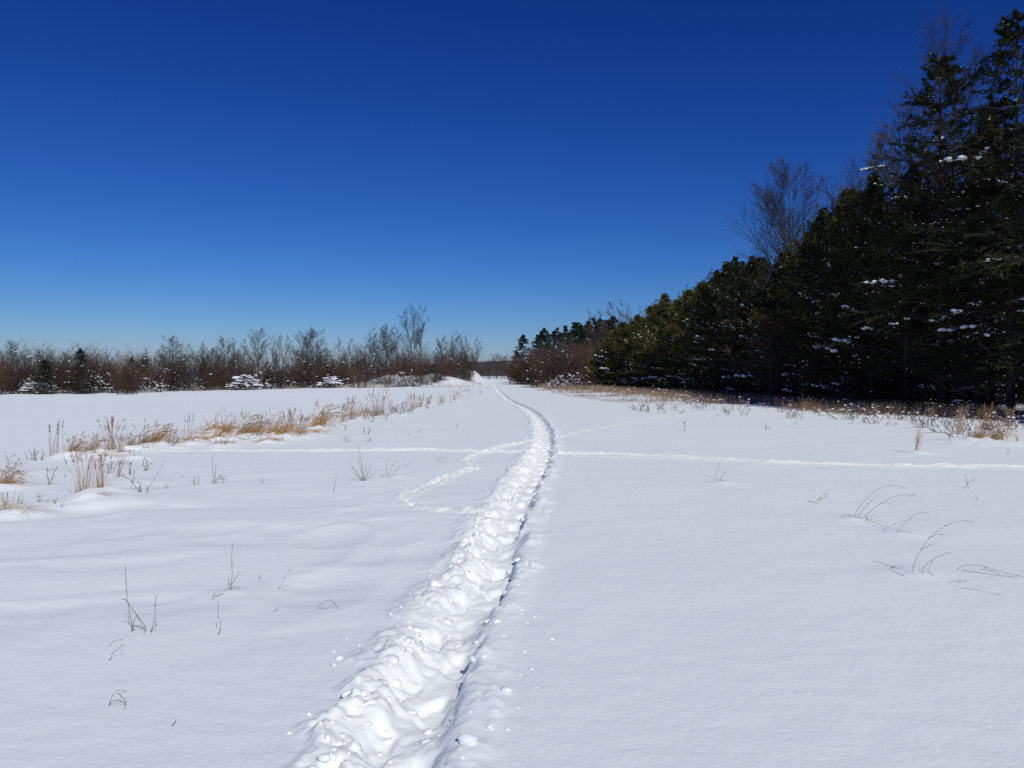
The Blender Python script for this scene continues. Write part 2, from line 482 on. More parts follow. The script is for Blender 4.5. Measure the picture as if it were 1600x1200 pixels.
# ------------------------------------------------------------------ where the grass tufts stand (also shapes the snow round them)
# (px, base py, height px, type) read off the photograph; types: E erect, L windblown, M mat, S thin stems
TUFTS = [
    (85, 713, 46, 'S'), (112, 713, 40, 'L'), (136, 709, 36, 'L'), (150, 711, 24, 'E'), (174, 706, 46, 'E'), (186, 709, 34, 'E'),
    (201, 702, 30, 'L'), (222, 699, 36, 'L'), (240, 697, 38, 'L'), (262, 691, 28, 'E'), (284, 693, 14, 'M'), (296, 682, 30, 'S'),
    (318, 682, 12, 'M'), (337, 692, 36, 'L'), (330, 674, 18, 'M'), (352, 681, 28, 'L'), (374, 685, 42, 'L'), (394, 681, 38, 'L'),
    (400, 684, 16, 'M'), (424, 686, 30, 'L'), (434, 687, 30, 'L'), (440, 684, 18, 'M'), (452, 680, 34, 'E'), (470, 677, 34, 'E'), (492, 669, 42, 'L'),
    (504, 668, 26, 'E'), (535, 661, 28, 'E'), (550, 656, 32, 'E'), (545, 653, 12, 'M'), (566, 648, 13, 'M'), (590, 650, 34, 'E'),
    (610, 650, 24, 'S'), (626, 648, 22, 'S'), (645, 641, 24, 'E'), (656, 636, 18, 'E'), (669, 632, 16, 'E'), (690, 629, 12, 'E'), (710, 625, 10, 'E'),
    (232, 704, 16, 'S'), (272, 699, 18, 'S'), (305, 694, 12, 'M'), (345, 696, 14, 'M'), (362, 690, 12, 'M'), (415, 692, 14, 'M'), (460, 684, 12, 'M'), (480, 680, 12, 'M'), (520, 668, 16, 'S'), (575, 655, 18, 'S'), (408, 676, 30, 'S'), (385, 674, 26, 'S'), (160, 716, 12, 'M'), (125, 722, 14, 'S'), (210, 716, 12, 'S'),
]
TUFTS_NEAR = [
    (3, 762, 46, 'L'), (2, 806, 30, 'M'), (130, 778, 62, 'E'), (156, 772, 46, 'E'), (184, 748, 30, 'E'), (146, 783, 14, 'M'),
]
for (px, py, hp, ty) in TUFTS + TUFTS_NEAR:
    x, y = gp(px, py)
    HUMMOCKS.append((x + 0.12, y - 0.05, 0.36 if ty in 'LM' else 0.24, 0.10 if ty in 'LM' else 0.06))
for (px, py, r, hh) in ((150, 770, 0.5, 0.07), (200, 755, 0.4, 0.05), (40, 740, 0.5, 0.05), (80, 790, 0.3, 0.05), (570, 752, 0.3, 0.04), (620, 745, 0.25, 0.03),
                        (1437, 706, 0.3, 0.05), (1530, 690, 0.9, 0.12), (1425, 897, 0.18, 0.02), (1345, 812, 0.22, 0.025), (1410, 834, 0.2, 0.02), (1130, 755, 0.2, 0.03), (358, 928, 0.12, 0.02)):
    x, y = gp(px, py)
    HUMMOCKS.append((x, y, r, hh))

# ------------------------------------------------------------------ the snow-covered ground: one sheet, finer along the trail
def axis_rows():
    r = list(-2.5 - 1.18 ** np.arange(24, -1, -1)) + list(np.arange(-2.5, 2.8, 0.15))
    y = 2.8
    while y < 6000:
        r.append(y)
        if y < 12: s = 0.0053 * y
        elif y < 18.5: s = 0.045
        elif y < 130: s = 0.0068 * y
        else: s = 0.06 * y
        y += s
    return np.array(r)

def axis_cols():
    c = list(np.arange(-0.6, 0.6001, 0.016))
    s = 0.016; x = 0.6; side = []
    while x < 5500:
        s = s * 1.05 if s < 0.062 else (0.062 if x < 9.8 else s * 1.07)
        x += s; side.append(x)
    return np.array([-v for v in side[::-1]] + c + side), len(side), len(c)

rows = axis_rows()
offs, n_side, n_mid = axis_cols()
YY, OO = np.meshgrid(rows, offs, indexing='ij')
XX = OO + trail_x(YY)
ZZ = ground(XX, YY)
BB = broken(XX, YY)
R_, C_ = YY.shape
def grid_mesh(name, c0, c1):
    X = XX[:, c0:c1]; Y = YY[:, c0:c1]; Z = ZZ[:, c0:c1]
    r, c = X.shape
    i = np.arange(r * c).reshape(r, c)
    q = np.stack([i[:-1, :-1], i[:-1, 1:], i[1:, 1:], i[1:, :-1]], -1).reshape(-1, 4)
    return X, Y, Z, q
def with_broken(me, ranges):
    at_ = me.attributes.new('broken', 'FLOAT', 'POINT')
    at_.data.foreach_set('value', np.concatenate([BB[:, a:b].ravel() for a, b in ranges]).astype(np.float32))
    return me
sides = ((0, n_side + 1), (n_side + n_mid - 1, C_))
mb = MB()
for (c0, c1) in sides:
    X, Y, Z, q = grid_mesh('g', c0, c1)
    mb.add(np.stack([X, Y, Z], -1), q=q)
tag(put('ground', with_broken(mb.mesh('ground', M['snow']), sides)), 'smooth white snow covering the open field and track', kind='structure')
X, Y, Z, q = grid_mesh('t', n_side, n_side + n_mid)
mb = MB(); mb.add(np.stack([X, Y, Z], -1), q=q)
tag(put('path', with_broken(mb.mesh('path', M['snow']), ((n_side, n_side + n_mid),))), 'trodden trail of footprints winding through the snow', kind='structure')

# loose clods kicked out along the trail
rng = np.random.default_rng(4)
clod_meshes = []
for k in range(5):
    b = MB(); blobs(b, np.array([[0, 0, 0.2]]), np.array([[1.0, 0.75, 0.5]]), rng, ICO2, 0.2)
    blobs(b, np.array([[0.5, 0.3, 0.1]]), np.array([[0.5, 0.55, 0.4]]), rng, ICO2, 0.12)
    clod_meshes.append(b.mesh('snow_clod', M['snow_clump']))
clods = [(529, 1032, .045), (520, 1042, .03), (790, 1085, .05), (730, 1172, .07), (668, 1120, .04), (820, 1020, .02), (808, 920, .03), (830, 1048, .02), (672, 900, .02),
         (680, 895, .015), (655, 880, .015), (700, 980, .03), (840, 875, .02), (865, 740, .04), (870, 752, .035), (886, 742, .03), (760, 765, .03), (770, 760, .02), (815, 955, .025),
         (835, 965, .02), (520, 1020, .02), (610, 965, .025), (625, 955, .02), (765, 1145, .03), (640, 930, .02), (860, 800, .02), (845, 840, .025), (878, 690, .03), (822, 683, .06),
         (818, 690, .05), (832, 678, .06), (890, 660, .04), (810, 1110, .012), (850, 1010, .012), (795, 880, .03), (540, 1000, .02), (480, 1120, .025), (450, 1150, .02), (560, 1010, .018)]
clod_obs = []
for i, (px, py, s) in enumerate(clods):
    x, y = gp(px, py)
    clod_obs.append(plant('snow_clod', [('m', clod_meshes[i % 5], None)], x, y, rng.uniform(0, 6), s * 0.62, sink=0.0,
          cat='snow clod', group='snow clods kicked out along the trail'))
label_row(clod_obs, 'small loose clod of snow beside the trodden trail, {} from the camera', key=lambda o: o.location.y)

def chunks():
    rng = np.random.default_rng(9); b = MB(); n = 520
    y = 2.4 + 26 * rng.uniform(0, 1, n) ** 2.0
    o = np.where(rng.uniform(0, 1, n) < 0.72, rng.normal(-0.17, 0.10, n), rng.normal(0.16, 0.2, n))
    x = trail_x(y) + o
    r = rng.uniform(0.25, 1.0, (n, 1)) ** 2 * np.where(np.abs(o) > 0.30, 0.25, 1.0)[:, None]
    S = (0.008 + 0.030 * r) * rng.uniform(0.6, 1.5, (n, 3)) * np.array([[1, 1, 0.7]])
    blobs(b, np.stack([x, y, ground(x, y) - S[:, 2] * 0.25], -1), S, rng, ICO2, 0.24)
    return b
tag(put('snow_chunks', chunks().mesh('snow_chunks', M['snow_chunk'])), 'broken chunks of snow heaped along the trodden trail', 'snow', kind='stuff')

# ------------------------------------------------------------------ tree meshes (each kind a few shapes, shared by its copies)
def bare_tree(seed, H, spread, stems=1, up=0.35, base_clear=0.25, dens=1.0, bark='bark_grey', twig='twig_grey', thin=1.0):
    rng = np.random.default_rng(seed)
    tr = MB(); cr = MB()
    st = np.zeros((stems, 3)); st[:, :2] = rng.normal(0, 0.12 * (stems > 1), (stems, 2))
    d = np.zeros((stems, 3)); d[:, 2] = 1; d[:, :2] = rng.normal(0, 0.05 if stems == 1 else 0.20, (stems, 2))
    L = H * rng.uniform(0.85, 1.0, stems)
    r0 = H * 0.0125 * thin * np.ones(stems) / math.sqrt(stems) * 1.15
    p0, a0 = grow(rng, st, d, L, r0, r0 * 0.05, 9, 0.045, 0.06)
    if stems == 1:
        p0[:, :, :2] -= p0[:, -1:, :2] * np.linspace(0, 1, 10)[None, :, None] * 0.85
    tubes(tr, p0, a0, 7)
    m1 = int(24 * dens / math.sqrt(stems))
    i1, f1, P, D, R = spawn(rng, p0, a0, m1, base_clear, 0.97, 0.85, 0.15)
    D[:, 2] = np.abs(D[:, 2]) * 0.6 + up
    l1 = L[i1] * spread * (1.12 - f1) * rng.uniform(0.6, 1.15, len(i1)) + 0.06 * H
    p1, a1 = grow(rng, P, D, l1, R * 0.55, R * 0.06 + 0.003, 6, 0.09, 0.05)
    tubes(cr, p1, a1, 4)
    i2, f2, P, D, R = spawn(rng, p1, a1, int(9 * dens), 0.15, 1.0, 0.62, 0.2)
    l2 = l1[i2] * 0.46 * (1.2 - 0.7 * f2) * rng.uniform(0.6, 1.2, len(i2))
    p2, a2 = grow(rng, P, D, l2, R * 0.55 + 0.002, R * 0.0 + 0.0035, 4, 0.12, 0.07)
    tubes(cr, p2, a2, 3)
    i3, f3, P, D, R = spawn(rng, p2, a2, int(8 * dens), 0.1, 1.0, 0.6, 0.22)
    l3 = l2[i3] * 0.55 * rng.uniform(0.5, 1.3, len(i3))
    p3, a3 = grow(rng, P, D, l3, R * 0.5 + 0.004, R * 0 + 0.0032, 2, 0.15, 0.08)
    tubes(cr, p3, a3, 3)
    return [('trunk', tr.mesh('trunk', M[bark]), None), ('crown', cr.mesh('crown', M[twig]), None)]

def shrub(seed, H, W, stems=26, dens=1.0, twig='twig_brown', snow=0, arch=0.0):
    rng = np.random.default_rng(seed)
    st_ = MB(); cr = MB(); sn = MB()
    st = np.zeros((stems, 3)); st[:, :2] = rng.normal(0, W * 0.16, (stems, 2))
    a = rng.uniform(0, 2 * math.pi, stems); lean = np.abs(rng.normal(0, 0.55, stems)) * W / H
    d = np.stack([np.cos(a) * lean, np.sin(a) * lean, np.ones(stems)], -1)
    L = H * rng.uniform(0.6, 1.05, stems)
    r0 = H * rng.uniform(0.004, 0.008, stems)
    p0, a0 = grow(rng, st, d, L, r0, r0 * 0.2, 6, 0.09, 0.04, arch)
    tubes(st_, p0, a0, 4)
    i1, f1, P, D, R = spawn(rng, p0, a0, int(11 * dens), 0.12, 1.0, 0.75, 0.25)
    l1 = L[i1] * 0.34 * rng.uniform(0.4, 1.2, len(i1))
    p1, a1 = grow(rng, P, D, l1, R * 0.6 + 0.002, R * 0 + 0.003, 3, 0.16, 0.08, arch)
    tubes(cr, p1, a1, 3)
    i2, f2, P, D, R = spawn(rng, p1, a1, int(7 * dens), 0.1, 1.0, 0.7, 0.3)
    l2 = l1[i2] * 0.5 * rng.uniform(0.4, 1.3, len(i2))
    p2, a2 = grow(rng, P, D, l2, R * 0.5 + 0.003, R * 0 + 0.003, 2, 0.2, 0.05)
    tubes(cr, p2, a2, 3)
    parts = [('stems', st_.mesh('stems', M['bark_dark'] if twig == 'twig_brown' else M[twig]), None), ('twigs', cr.mesh('twigs', M[twig]), None)]
    if snow:
        j = rng.integers(0, len(p1), snow); f = rng.uniform(0.2, 1, snow)
        P, D, R = sample(p1, a1, f, j)
        S = rng.uniform(0.2, 1.0, (snow, 1)) ** 2.2 * np.array([[0.26, 0.13, 0.055]]) + 0.016
        blobs(sn, P, S, rng, ICO1, 0.25)
        parts.append(('snow_cover', sn.mesh('snow_cover', M['snow_clump']), 'stuff'))
    return parts

def evergreen(seed, H, R, bare=0.04, taper=0.8, nb=13, sub=9, leafn=26, gap=0.0, needle='needle', snow=26, speck=260, leaf=0.2, up=0.35, droop=0.5, dead=0, round_top=0.0, whorl=0.0, pinch=0.55):
    """a conifer: trunk, limbs and flat sprays; snow caught on the boughs"""
    rng = np.random.default_rng(seed)
    tr = MB(); cr = MB(); lf = MB(); sn = MB()
    p0, a0 = grow(rng, np.zeros((1, 3)), np.array([[0.02, 0, 1.0]]), np.array([H * 0.985]), np.array([0.0115 * H]), np.array([0.012]), 12, 0.014, 0.05)
    tubes(tr, p0, a0, 8)
    n = int(H * nb)
    u = bare + (1 - bare) * np.sort(rng.uniform(0, 1, n) ** 0.95) * 0.985
    if whorl:
        u = np.clip((np.round(u * H / whorl) * whorl + rng.normal(0, 0.09, n)) / H, bare, 0.985)
    P, D0, R0 = sample(p0, a0, u, np.zeros(n, int))
    az = np.arange(n) * 2.39996 + rng.normal(0, 0.5, n)
    lob = 1 + 0.32 * np.sin(az * 2 + u * 19 + seed) + 0.22 * np.sin(u * 31 + seed * 1.7)
    L = R * ((1 - u) ** taper * (1 - round_top) + round_top * np.sqrt(np.maximum(1 - ((u - 0.35) / 0.66) ** 2, 0.01))) * rng.uniform(0.68, 1.12, n) * lob * (1 - pinch + pinch * sstep(1.0, 0.78, u)) + 0.06
    low = sstep(0.22, 0.0, u - bare)
    L = L * (1 - 0.25 * low)
    el = up * (0.2 + 1.6 * u ** 1.5) - 0.15
    d = np.stack([np.cos(az), np.sin(az), el], -1)
    p1, a1 = grow(rng, P, d, L, R0 * 0.28 + 0.006, R0 * 0 + 0.004, 5, 0.07, 0.02, droop * 0.25)
    tubes(tr, p1, a1, 4)
    i2, f2, P2, D2, R2 = spawn(rng, p1, a1, sub, 0.22 + gap, 1.0, 0.85, 0.2)
    D2[:, 2] *= 0.45
    D2 = D2 + np.array([0, 0, 0.10])
    l2 = (0.10 + 0.36 * L[i2] * (1.15 - f2)) * rng.uniform(0.6, 1.2, len(i2))
    p2, a2 = grow(rng, P2, D2, l2, R2 * 0.4 + 0.003, R2 * 0 + 0.003, 3, 0.12, 0.03, 0.15)
    tubes(cr, p2, a2, 3)
    # sprays along the side shoots
    k = len(p2)
    idx = np.repeat(np.arange(k), leafn); f = rng.uniform(0.05, 1.0, k * leafn)
    P3, D3, _ = sample(p2, a2, f, idx)
    d3 = unit(D3 + rng.normal(0, 0.55, D3.shape) + np.array([0, 0, 0.12]))
    wv = rng.normal(0, 0.6, d3.shape) + np.array([0, 0, 1.0])
    sz = leaf * rng.uniform(0.55, 1.25, len(P3))
    leaves(lf, P3, d3, wv, sz, sz * rng.uniform(0.18, 0.30, len(P3)))
    # sprays at limb tips and the leader
    it = np.repeat(np.arange(n), 6); ft = rng.uniform(0.55, 1.0, n * 6)
    P4, D4, _ = sample(p1, a1, ft, it)
    d4 = unit(D4 + rng.normal(0, 0.5, D4.shape)); sz = leaf * rng.uniform(0.6, 1.2, len(P4))
    leaves(lf, P4, d4, rng.normal(0, 1, d4.shape), sz, sz * 0.28)
    ml = 60; ul = rng.uniform(0.9, 1.0, ml); P5, D5, _ = sample(p0, a0, ul, np.zeros(ml, int))
    d5 = unit(rng.normal(0, 0.6, (ml, 3)) + np.array([0, 0, 0.9])); leaves(lf, P5, d5, rng.normal(0, 1, d5.shape), leaf * 1.1, leaf * 0.28)
    if dead:
        zd = rng.uniform(0.06, bare + 0.12, dead) ; Pd, Dd, Rd = sample(p0, a0, zd, np.zeros(dead, int))
        ad = rng.uniform(0, 6.28, dead); dd = np.stack([np.cos(ad), np.sin(ad), rng.uniform(-0.25, 0.2, dead)], -1)
        ld = R * rng.uniform(0.3, 0.8, dead)
        pd_, rd_ = grow(rng, Pd, dd, ld, Rd * 0 + 0.018, Rd * 0 + 0.004, 4, 0.08, 0, 0.12)
        tubes(tr, pd_, rd_, 3)
        i6, f6, P6, D6, R6 = spawn(rng, pd_, rd_, 6, 0.2, 1.0, 0.8, 0.25)
        p6, r6 = grow(rng, P6, D6, ld[i6] * 0.35, R6 * 0.5 + 0.002, R6 * 0 + 0.003, 2, 0.15, -0.05)
        tubes(tr, p6, r6, 3)
    # snow lying on the boughs: clumps of lumps along a bough, and specks
    if snow:
        j = rng.integers(0, int(n * 0.74), snow)
        for jj in j:
            m = rng.integers(3, 14)
            ii = np.full(m, jj); fr = np.clip(rng.normal(rng.uniform(0.6, 0.9), 0.12, m), 0.2, 1)
            Pc, Dc, _ = sample(p1, a1, fr, ii)
            Pc = Pc + rng.normal(0, 1, (m, 3)) * np.array([0.08, 0.08, 0.02]) + np.array([0, 0, 0.03])
            big = rng.uniform(0.45, 1.0) ** 1.5 * 1.9
            S = rng.uniform(0.35, 1.0, (m, 1)) * np.array([[0.13, 0.085, 0.055]]) * big
            blobs(sn, Pc, S, rng, ICO1, 0.22)
    if speck:
        j = rng.integers(0, len(p2), speck)
        Ps, Ds, _ = sample(p2, a2, rng.uniform(0.3, 1, speck), j)
        S = rng.uniform(0.3, 1.0, (speck, 1)) ** 1.5 * np.array([[0.055, 0.035, 0.02]]) + 0.006
        blobs(sn, Ps + np.array([0, 0, 0.03]), S, rng, ICO1, 0.3)
    cr_parts = lf
    parts = [('trunk', tr.mesh('trunk', M['bark_dark']), None)]
    # shoots and sprays make the crown
    v0 = cr
    crown = MB(); crown.v = lf.v + v0.v; crown.n = lf.n + v0.n
    crown.t = lf.t; crown.q = [x + lf.n for x in v0.q]
    parts.append(('crown', crown.mesh('crown', M[needle], smooth=False), None))
    if snow or speck:
        parts.append(('snow_cover', sn.mesh('snow_cover', M['snow_clump']), 'stuff'))
    return parts

def pine(seed, H, R, needle='needle_blue'):
    """layered far pine: whorls of level boughs with tufts"""
    return evergreen(seed, H, R, bare=0.08, taper=0.58, nb=9, sub=9, leafn=14, gap=0.1, needle=needle, snow=3, speck=30, leaf=0.26, up=0.5, droop=0.2, whorl=0.6)

EV = {
    'cedar1': evergreen(11, 10.5, 3.2, bare=0.02, taper=0.60, nb=17, needle='needle', up=1.0, leaf=0.125, snow=12, speck=260),
    'cedar2': evergreen(12, 10.0, 3.3, bare=0.02, taper=0.60, nb=17, needle='needle', up=0.9, leaf=0.125, snow=14, speck=260),
    'cedar3': evergreen(13, 8.5, 3.3, bare=0.01, taper=0.60, nb=19, needle='needle_yellow', up=1.0, leaf=0.125, snow=12, speck=240),
    'cedar4': evergreen(14, 6.0, 2.8, bare=0.01, taper=0.60, nb=25, needle='needle_yellow', up=0.9, leaf=0.115, snow=6, speck=160),
    'tall1': evergreen(15, 15.5, 3.9, bare=0.10, taper=0.50, nb=15, sub=10, pinch=0.1, gap=0.10, needle='needle', up=0.45, droop=0.9, leaf=0.14, snow=22, speck=280, dead=40, whorl=0.7, leafn=22),
    'tall2': evergreen(16, 16.0, 3.9, bare=0.12, taper=0.52, nb=15, sub=10, pinch=0.1, gap=0.10, needle='needle', up=0.35, droop=1.0, leaf=0.14, snow=22, speck=280, dead=40, whorl=0.75, leafn=22),
    'inner': evergreen(17, 13.0, 2.6, bare=0.16, taper=0.6, nb=9, sub=8, gap=0.1, needle='needle', up=0.4, leaf=0.20, snow=12, speck=150, dead=70, leafn=11),
}
# ------------------------------------------------------------------ the evergreen row on the right
rng = np.random.default_rng(21)
front = []   # (px, depth, top py, kind)
front_spec = [
    (1655, 28.5, 40, 'tall2'), (1580, 31.0, 20, 'tall1'), (1530, 33.0, 150, 'tall2'), (1470, 34.5, 78, 'tall1'), (1415, 37.0, 250, 'cedar1'), (1362, 39.5, 262, 'cedar2'),
    (1325, 42.5, 292, 'cedar1'), (1290, 45.0, 318, 'cedar2'), (1248, 49.0, 358, 'cedar3'), (1215, 52.0, 388, 'cedar1'), (1180, 55.5, 395, 'cedar2'), (1142, 60.0, 397, 'cedar1'),
    (1118, 63.5, 418, 'cedar2'), (1094, 67.5, 438, 'cedar3'), (1066, 73.0, 450, 'cedar3'), (1040, 78.0, 456, 'cedar3'), (1016, 83.5, 474, 'cedar3'), (994, 88.0, 488, 'cedar3'),
    (976, 93.0, 502, 'cedar4'), (960, 97.0, 516, 'cedar4'), (947, 100.0, 528, 'cedar4'), (935, 102.0, 541, 'cedar4'), (927, 100.0, 556, 'cedar4')]
HEIGHT = {'cedar1': 10.5, 'cedar2': 10.0, 'cedar3': 8.5, 'cedar4': 6.0, 'tall1': 15.5, 'tall2': 16.0, 'inner': 13.0}
for (px, d, ty, k) in front_spec:
    x, y = at(px, d); h = CAM_H + (HOR - ty) / F * d
    s = h / HEIGHT[k]
    sxy = {'cedar4': max(s, 0.75), 'cedar3': max(s, 0.9)}.get(k, max(s, 0.9))
    o = plant('evergreen_tree', EV[k], x, y, rng.uniform(0, 6.28), sxy, s, cat='evergreen tree', group='evergreens in the front of the dark row', sink=0.1)
    front.append(o)
label_row(front, 'dark evergreen with snowy boughs in the front of the row, {} from the path', key=lambda o: -o.location.y)
# trees behind the front ones, and on along the row past the camera's side
back = []
for i in range(46):
    y = 22 + i * 1.45 + rng.uniform(-0.7, 0.7)
    x = rng.choice([21.2, 23.5, 27.0]) + rng.uniform(-0.8, 0.8) - max(0, (y - 50)) * 0.06
    k = rng.choice(['inner', 'inner', 'cedar2'])
    hh = np.interp(y, [20, 36, 45, 60, 90], [14.5, 14, 10.5, 9.8, 8.6])
    s = hh / HEIGHT[k] * rng.uniform(0.85, 1.02)
    back.append(plant('evergreen_tree', EV[k], x, y, rng.uniform(0, 6.28), max(s, 0.85), s, cat='evergreen tree', group='evergreens standing behind the front of the row', sink=0.1))
sky_px = np.array([925, 947, 976, 1000, 1040, 1066, 1094, 1118, 1142, 1215, 1248, 1290, 1325, 1362.]); sky_py = np.array([560, 530, 506, 488, 462, 456, 444, 424, 405, 396, 376, 326, 300, 272.])
for i in range(64):   # close the front: trees half a step back between the front ones
    y = 42 + i * 0.98; fx = np.interp(y, [42, 46, 60, 75, 90, 104], [18.0, 17.8, 16.6, 15.4, 14.0, 11.6]) + rng.uniform(0.5, 3.0)
    hh = CAM_H + (HOR - np.interp(800 + fx / y * F, sky_px, sky_py) - rng.uniform(-2, 16)) / F * y
    k = ['cedar3', 'cedar2', 'cedar1'][i % 3]
    back.append(plant('evergreen_tree', EV[k], fx, y, rng.uniform(0, 6.28), max(0.85, hh / HEIGHT[k]), hh / HEIGHT[k], cat='evergreen tree', group='evergreens standing behind the front of the row', sink=0.1))
for i in range(16):
    y = 34 + i * 2.4; x = 31 + (i % 2) * 3.5 + rng.uniform(-1, 1)
    back.append(plant('evergreen_tree', EV['cedar2' if i % 3 else 'inner'], x, y, rng.uniform(0, 6.28), 1.15, 1.1, cat='evergreen tree', group='evergreens standing behind the front of the row', sink=0.1))
label_row(back, 'shaded evergreen standing deeper in the row, {} in depth from the near end', key=lambda o: o.location.y)
side = []
for i in range(26):
    y = -14 + i * 1.55
    x = 24.0 + rng.uniform(-0.5, 0.5) + (i % 2) * 2.4
    if x / max(y, 1) < 0.70: x = 0.72 * y
    k = ['inner', 'tall1', 'tall2'][i % 3]
    s = 15.5 / HEIGHT[k] * rng.uniform(0.9, 1.05)
    side.append(plant('evergreen_tree', EV[k], x, y, rng.uniform(0, 6.28), s, s, cat='evergreen tree', group='evergreens continuing the row beside the camera', sink=0.1,
                label=None))
label_row(side, 'tall evergreen continuing the dark row beside the field, {} along it', key=lambda o: o.location.y)

# bare deciduous trees in and behind the row
BT = {
    'oval': bare_tree(31, 14, 0.50, 1, 0.46, 0.40, 1.4, bark='bark_dark', twig='twig_dark', thin=0.7),
    'spread': bare_tree(32, 15, 0.50, 1, 0.42, 0.2, 1.3, bark='bark_dark', twig='twig_dark', thin=0.75),
    'vase': bare_tree(33, 10, 0.36, 3, 0.6, 0.28, 1.0),
    'small': bare_tree(34, 7, 0.50, 1, 0.45, 0.15, 1.0, bark='bark_dark', twig='twig_grey'),
    'small2': bare_tree(35, 7, 0.44, 2, 0.55, 0.18, 0.95, bark='bark_dark', twig='twig_brown'),
    'low': bare_tree(36, 7, 0.55, 2, 0.32, 0.1, 1.05, bark='bark_dark', twig='twig_brown'),
}
BH = {'oval': 14, 'spread': 15, 'vase': 10, 'small': 7, 'small2': 7, 'low': 7}
def bare(k, px, d, ty, label, group=None, rz=0.0, wide=1.0):
    x, y = at(px, d); h = CAM_H + (HOR - ty) / F * d; s = h / BH[k]
    return plant('bare_tree', BT[k], x, y, rz, s * wide, s, label=label, cat='bare tree', group=group, sink=0.05)
bare('oval', 1226, 60, 254, 'bare oval-crowned tree rising behind the evergreens beside the yellow-green spire', rz=0.4, wide=0.95)
bare('spread', 1480, 39, 45, 'tall bare tree with fine twigs around the tallest evergreen spire', rz=2.0, wide=0.9)
bare('spread', 1350, 47, 215, 'bare spreading tree leaning out of the evergreens left of the tall spire', rz=4.0)
bare('small', 1420, 44, 150, 'bare tree whose side branches reach into the sky between two evergreens', rz=1.2)
bare('small2', 980, 120, 473, 'thin bare tree showing above the lit end of the evergreen row', rz=1.0)
bare('small2', 933, 132, 488, 'thin bare tree above the far pines', rz=2.0)
bare('low', 1205, 47, 470, 'bare grey-branched bush leaning out of the evergreen row', rz=0.3, wide=1.2)

# far pines behind the brown scrub by the path
PN = [pine(41, 10, 2.4), pine(42, 10, 2.1), pine(43, 10, 2.6)]
pines = []
for i, (px, d, ty) in enumerate([(816, 150, 524), (838, 143, 524), (852, 150, 514), (866, 140, 518), (880, 138, 508), (897, 142, 502), (910, 136, 506), (926, 140, 494), (944, 134, 498), (960, 130, 492), (886, 150, 508), (918, 150, 500), (845, 146, 520), (873, 147, 512), (904, 147, 502), (935, 144, 496), (952, 140, 496), (808, 148, 548), (800, 155, 565)]):
    x, y = at(px, d); h = CAM_H + (HOR - ty) / F * d
    pines.append(plant('pine_tree', PN[i % 3], x, y, i * 1.7, h / 10 * 1.1, h / 10, cat='pine tree', group='dark pines beyond the scrub', sink=0.1))
label_row(pines, 'dark blue-green pine behind the brown scrub, {} from the path', key=lambda o: o.location.x / o.location.y)

# ------------------------------------------------------------------ scrub and bare trees of the far edge
SH = [shrub(51, 3.4, 3.2, 26), shrub(52, 3.8, 3.0, 24, snow=26), shrub(53, 3.0, 3.6, 30, twig='twig_brown', snow=34), shrub(54, 3.4, 3.0, 26, twig='twig_red'),
      shrub(55, 4.0, 2.8, 22, twig='twig_grey', snow=18), shrub(56, 2.2, 3.2, 30, twig='twig_brown', snow=150, arch=0.5)]
edge_px = np.array([-120, 0, 100, 200, 300, 380, 450, 560, 650, 740])
edge_d = np.array([58, 64, 68, 71, 77, 84, 91, 103, 111, 124.])
def edge(px): return float(np.interp(px, edge_px, edge_d))
rng = np.random.default_rng(61)
first = []; second = []
for px in np.arange(-110, 742, 15.5):
    p = px + rng.uniform(-6, 6); d = edge(p) + rng.uniform(-1.0, 1.5)
    if 545 < p < 735 and rng.uniform() < 0.65: d -= 8
    k = rng.choice([0, 1, 2, 3, 4, 5], p=[.24, .2, .16, .16, .14, .10])
    x, y = at(p, d); s = rng.uniform(0.55, 1.12) * (0.88 + 0.004 * (d - 64))
    first.append(plant('shrub', SH[k], x, y, rng.uniform(0, 6.28), s, s * rng.uniform(0.85, 1.05), cat='shrub', group='scrub along the far edge of the field'))
label_row(first, 'brown leafless shrub in the front of the far scrub, {} from the left')
for px in np.arange(-110, 742, 22):
    p = px + rng.uniform(-8, 8); d = edge(p) + rng.uniform(4, 9)
    k = rng.choice([0, 1, 3, 4]); x, y = at(p, d); s = rng.uniform(0.6, 1.3) * (0.86 + 0.004 * (d - 64))
    second.append(plant('shrub', SH[k], x, y, rng.uniform(0, 6.28), s, cat='shrub', group='taller scrub behind the far edge of the field'))
label_row(second, 'tall leafless shrub in the back of the far scrub, {} from the left')
x, y = at(203, 65.5); plant('shrub', SH[0], x, y, 1.0, 0.95, 0.78, label='rounded brown bush standing out in front of the far scrub', cat='shrub', group='scrub along the far edge of the field')
# snow-laden low bushes that stand out
for (px, d, s, lab) in ((382, 80, 1.05, 'low bush almost buried under white snow at the field edge'), (516, 95, 0.95, 'snow-laden bush with drooping branches left of the snow mound'), (60, 66, 0.75, 'low bush with white snow at the far left of the scrub')):
    x, y = at(px, d)
    e = plant('snowy_bush', SH[5], x, y, px, s, s * 0.8, label=lab, cat='bush')
    b = MB(); r2 = np.random.default_rng(int(px)); n = 40
    aa = r2.uniform(0, 6.28, n); rr = np.sqrt(r2.uniform(0, 1, n)) * 1.45
    P = np.stack([np.cos(aa) * rr, np.sin(aa) * rr, 1.75 * np.sqrt(np.maximum(1 - (rr / 1.7) ** 2, 0.02)) * r2.uniform(0.55, 1.05, n)], -1)
    blobs(b, P, r2.uniform(0.5, 1.3, (n, 1)) * np.array([[0.42, 0.26, 0.10]]), r2, ICO2, 0.2)
    put('snow_cover', b.mesh('snow_cover', M['snow_clump']), e, 'stuff')
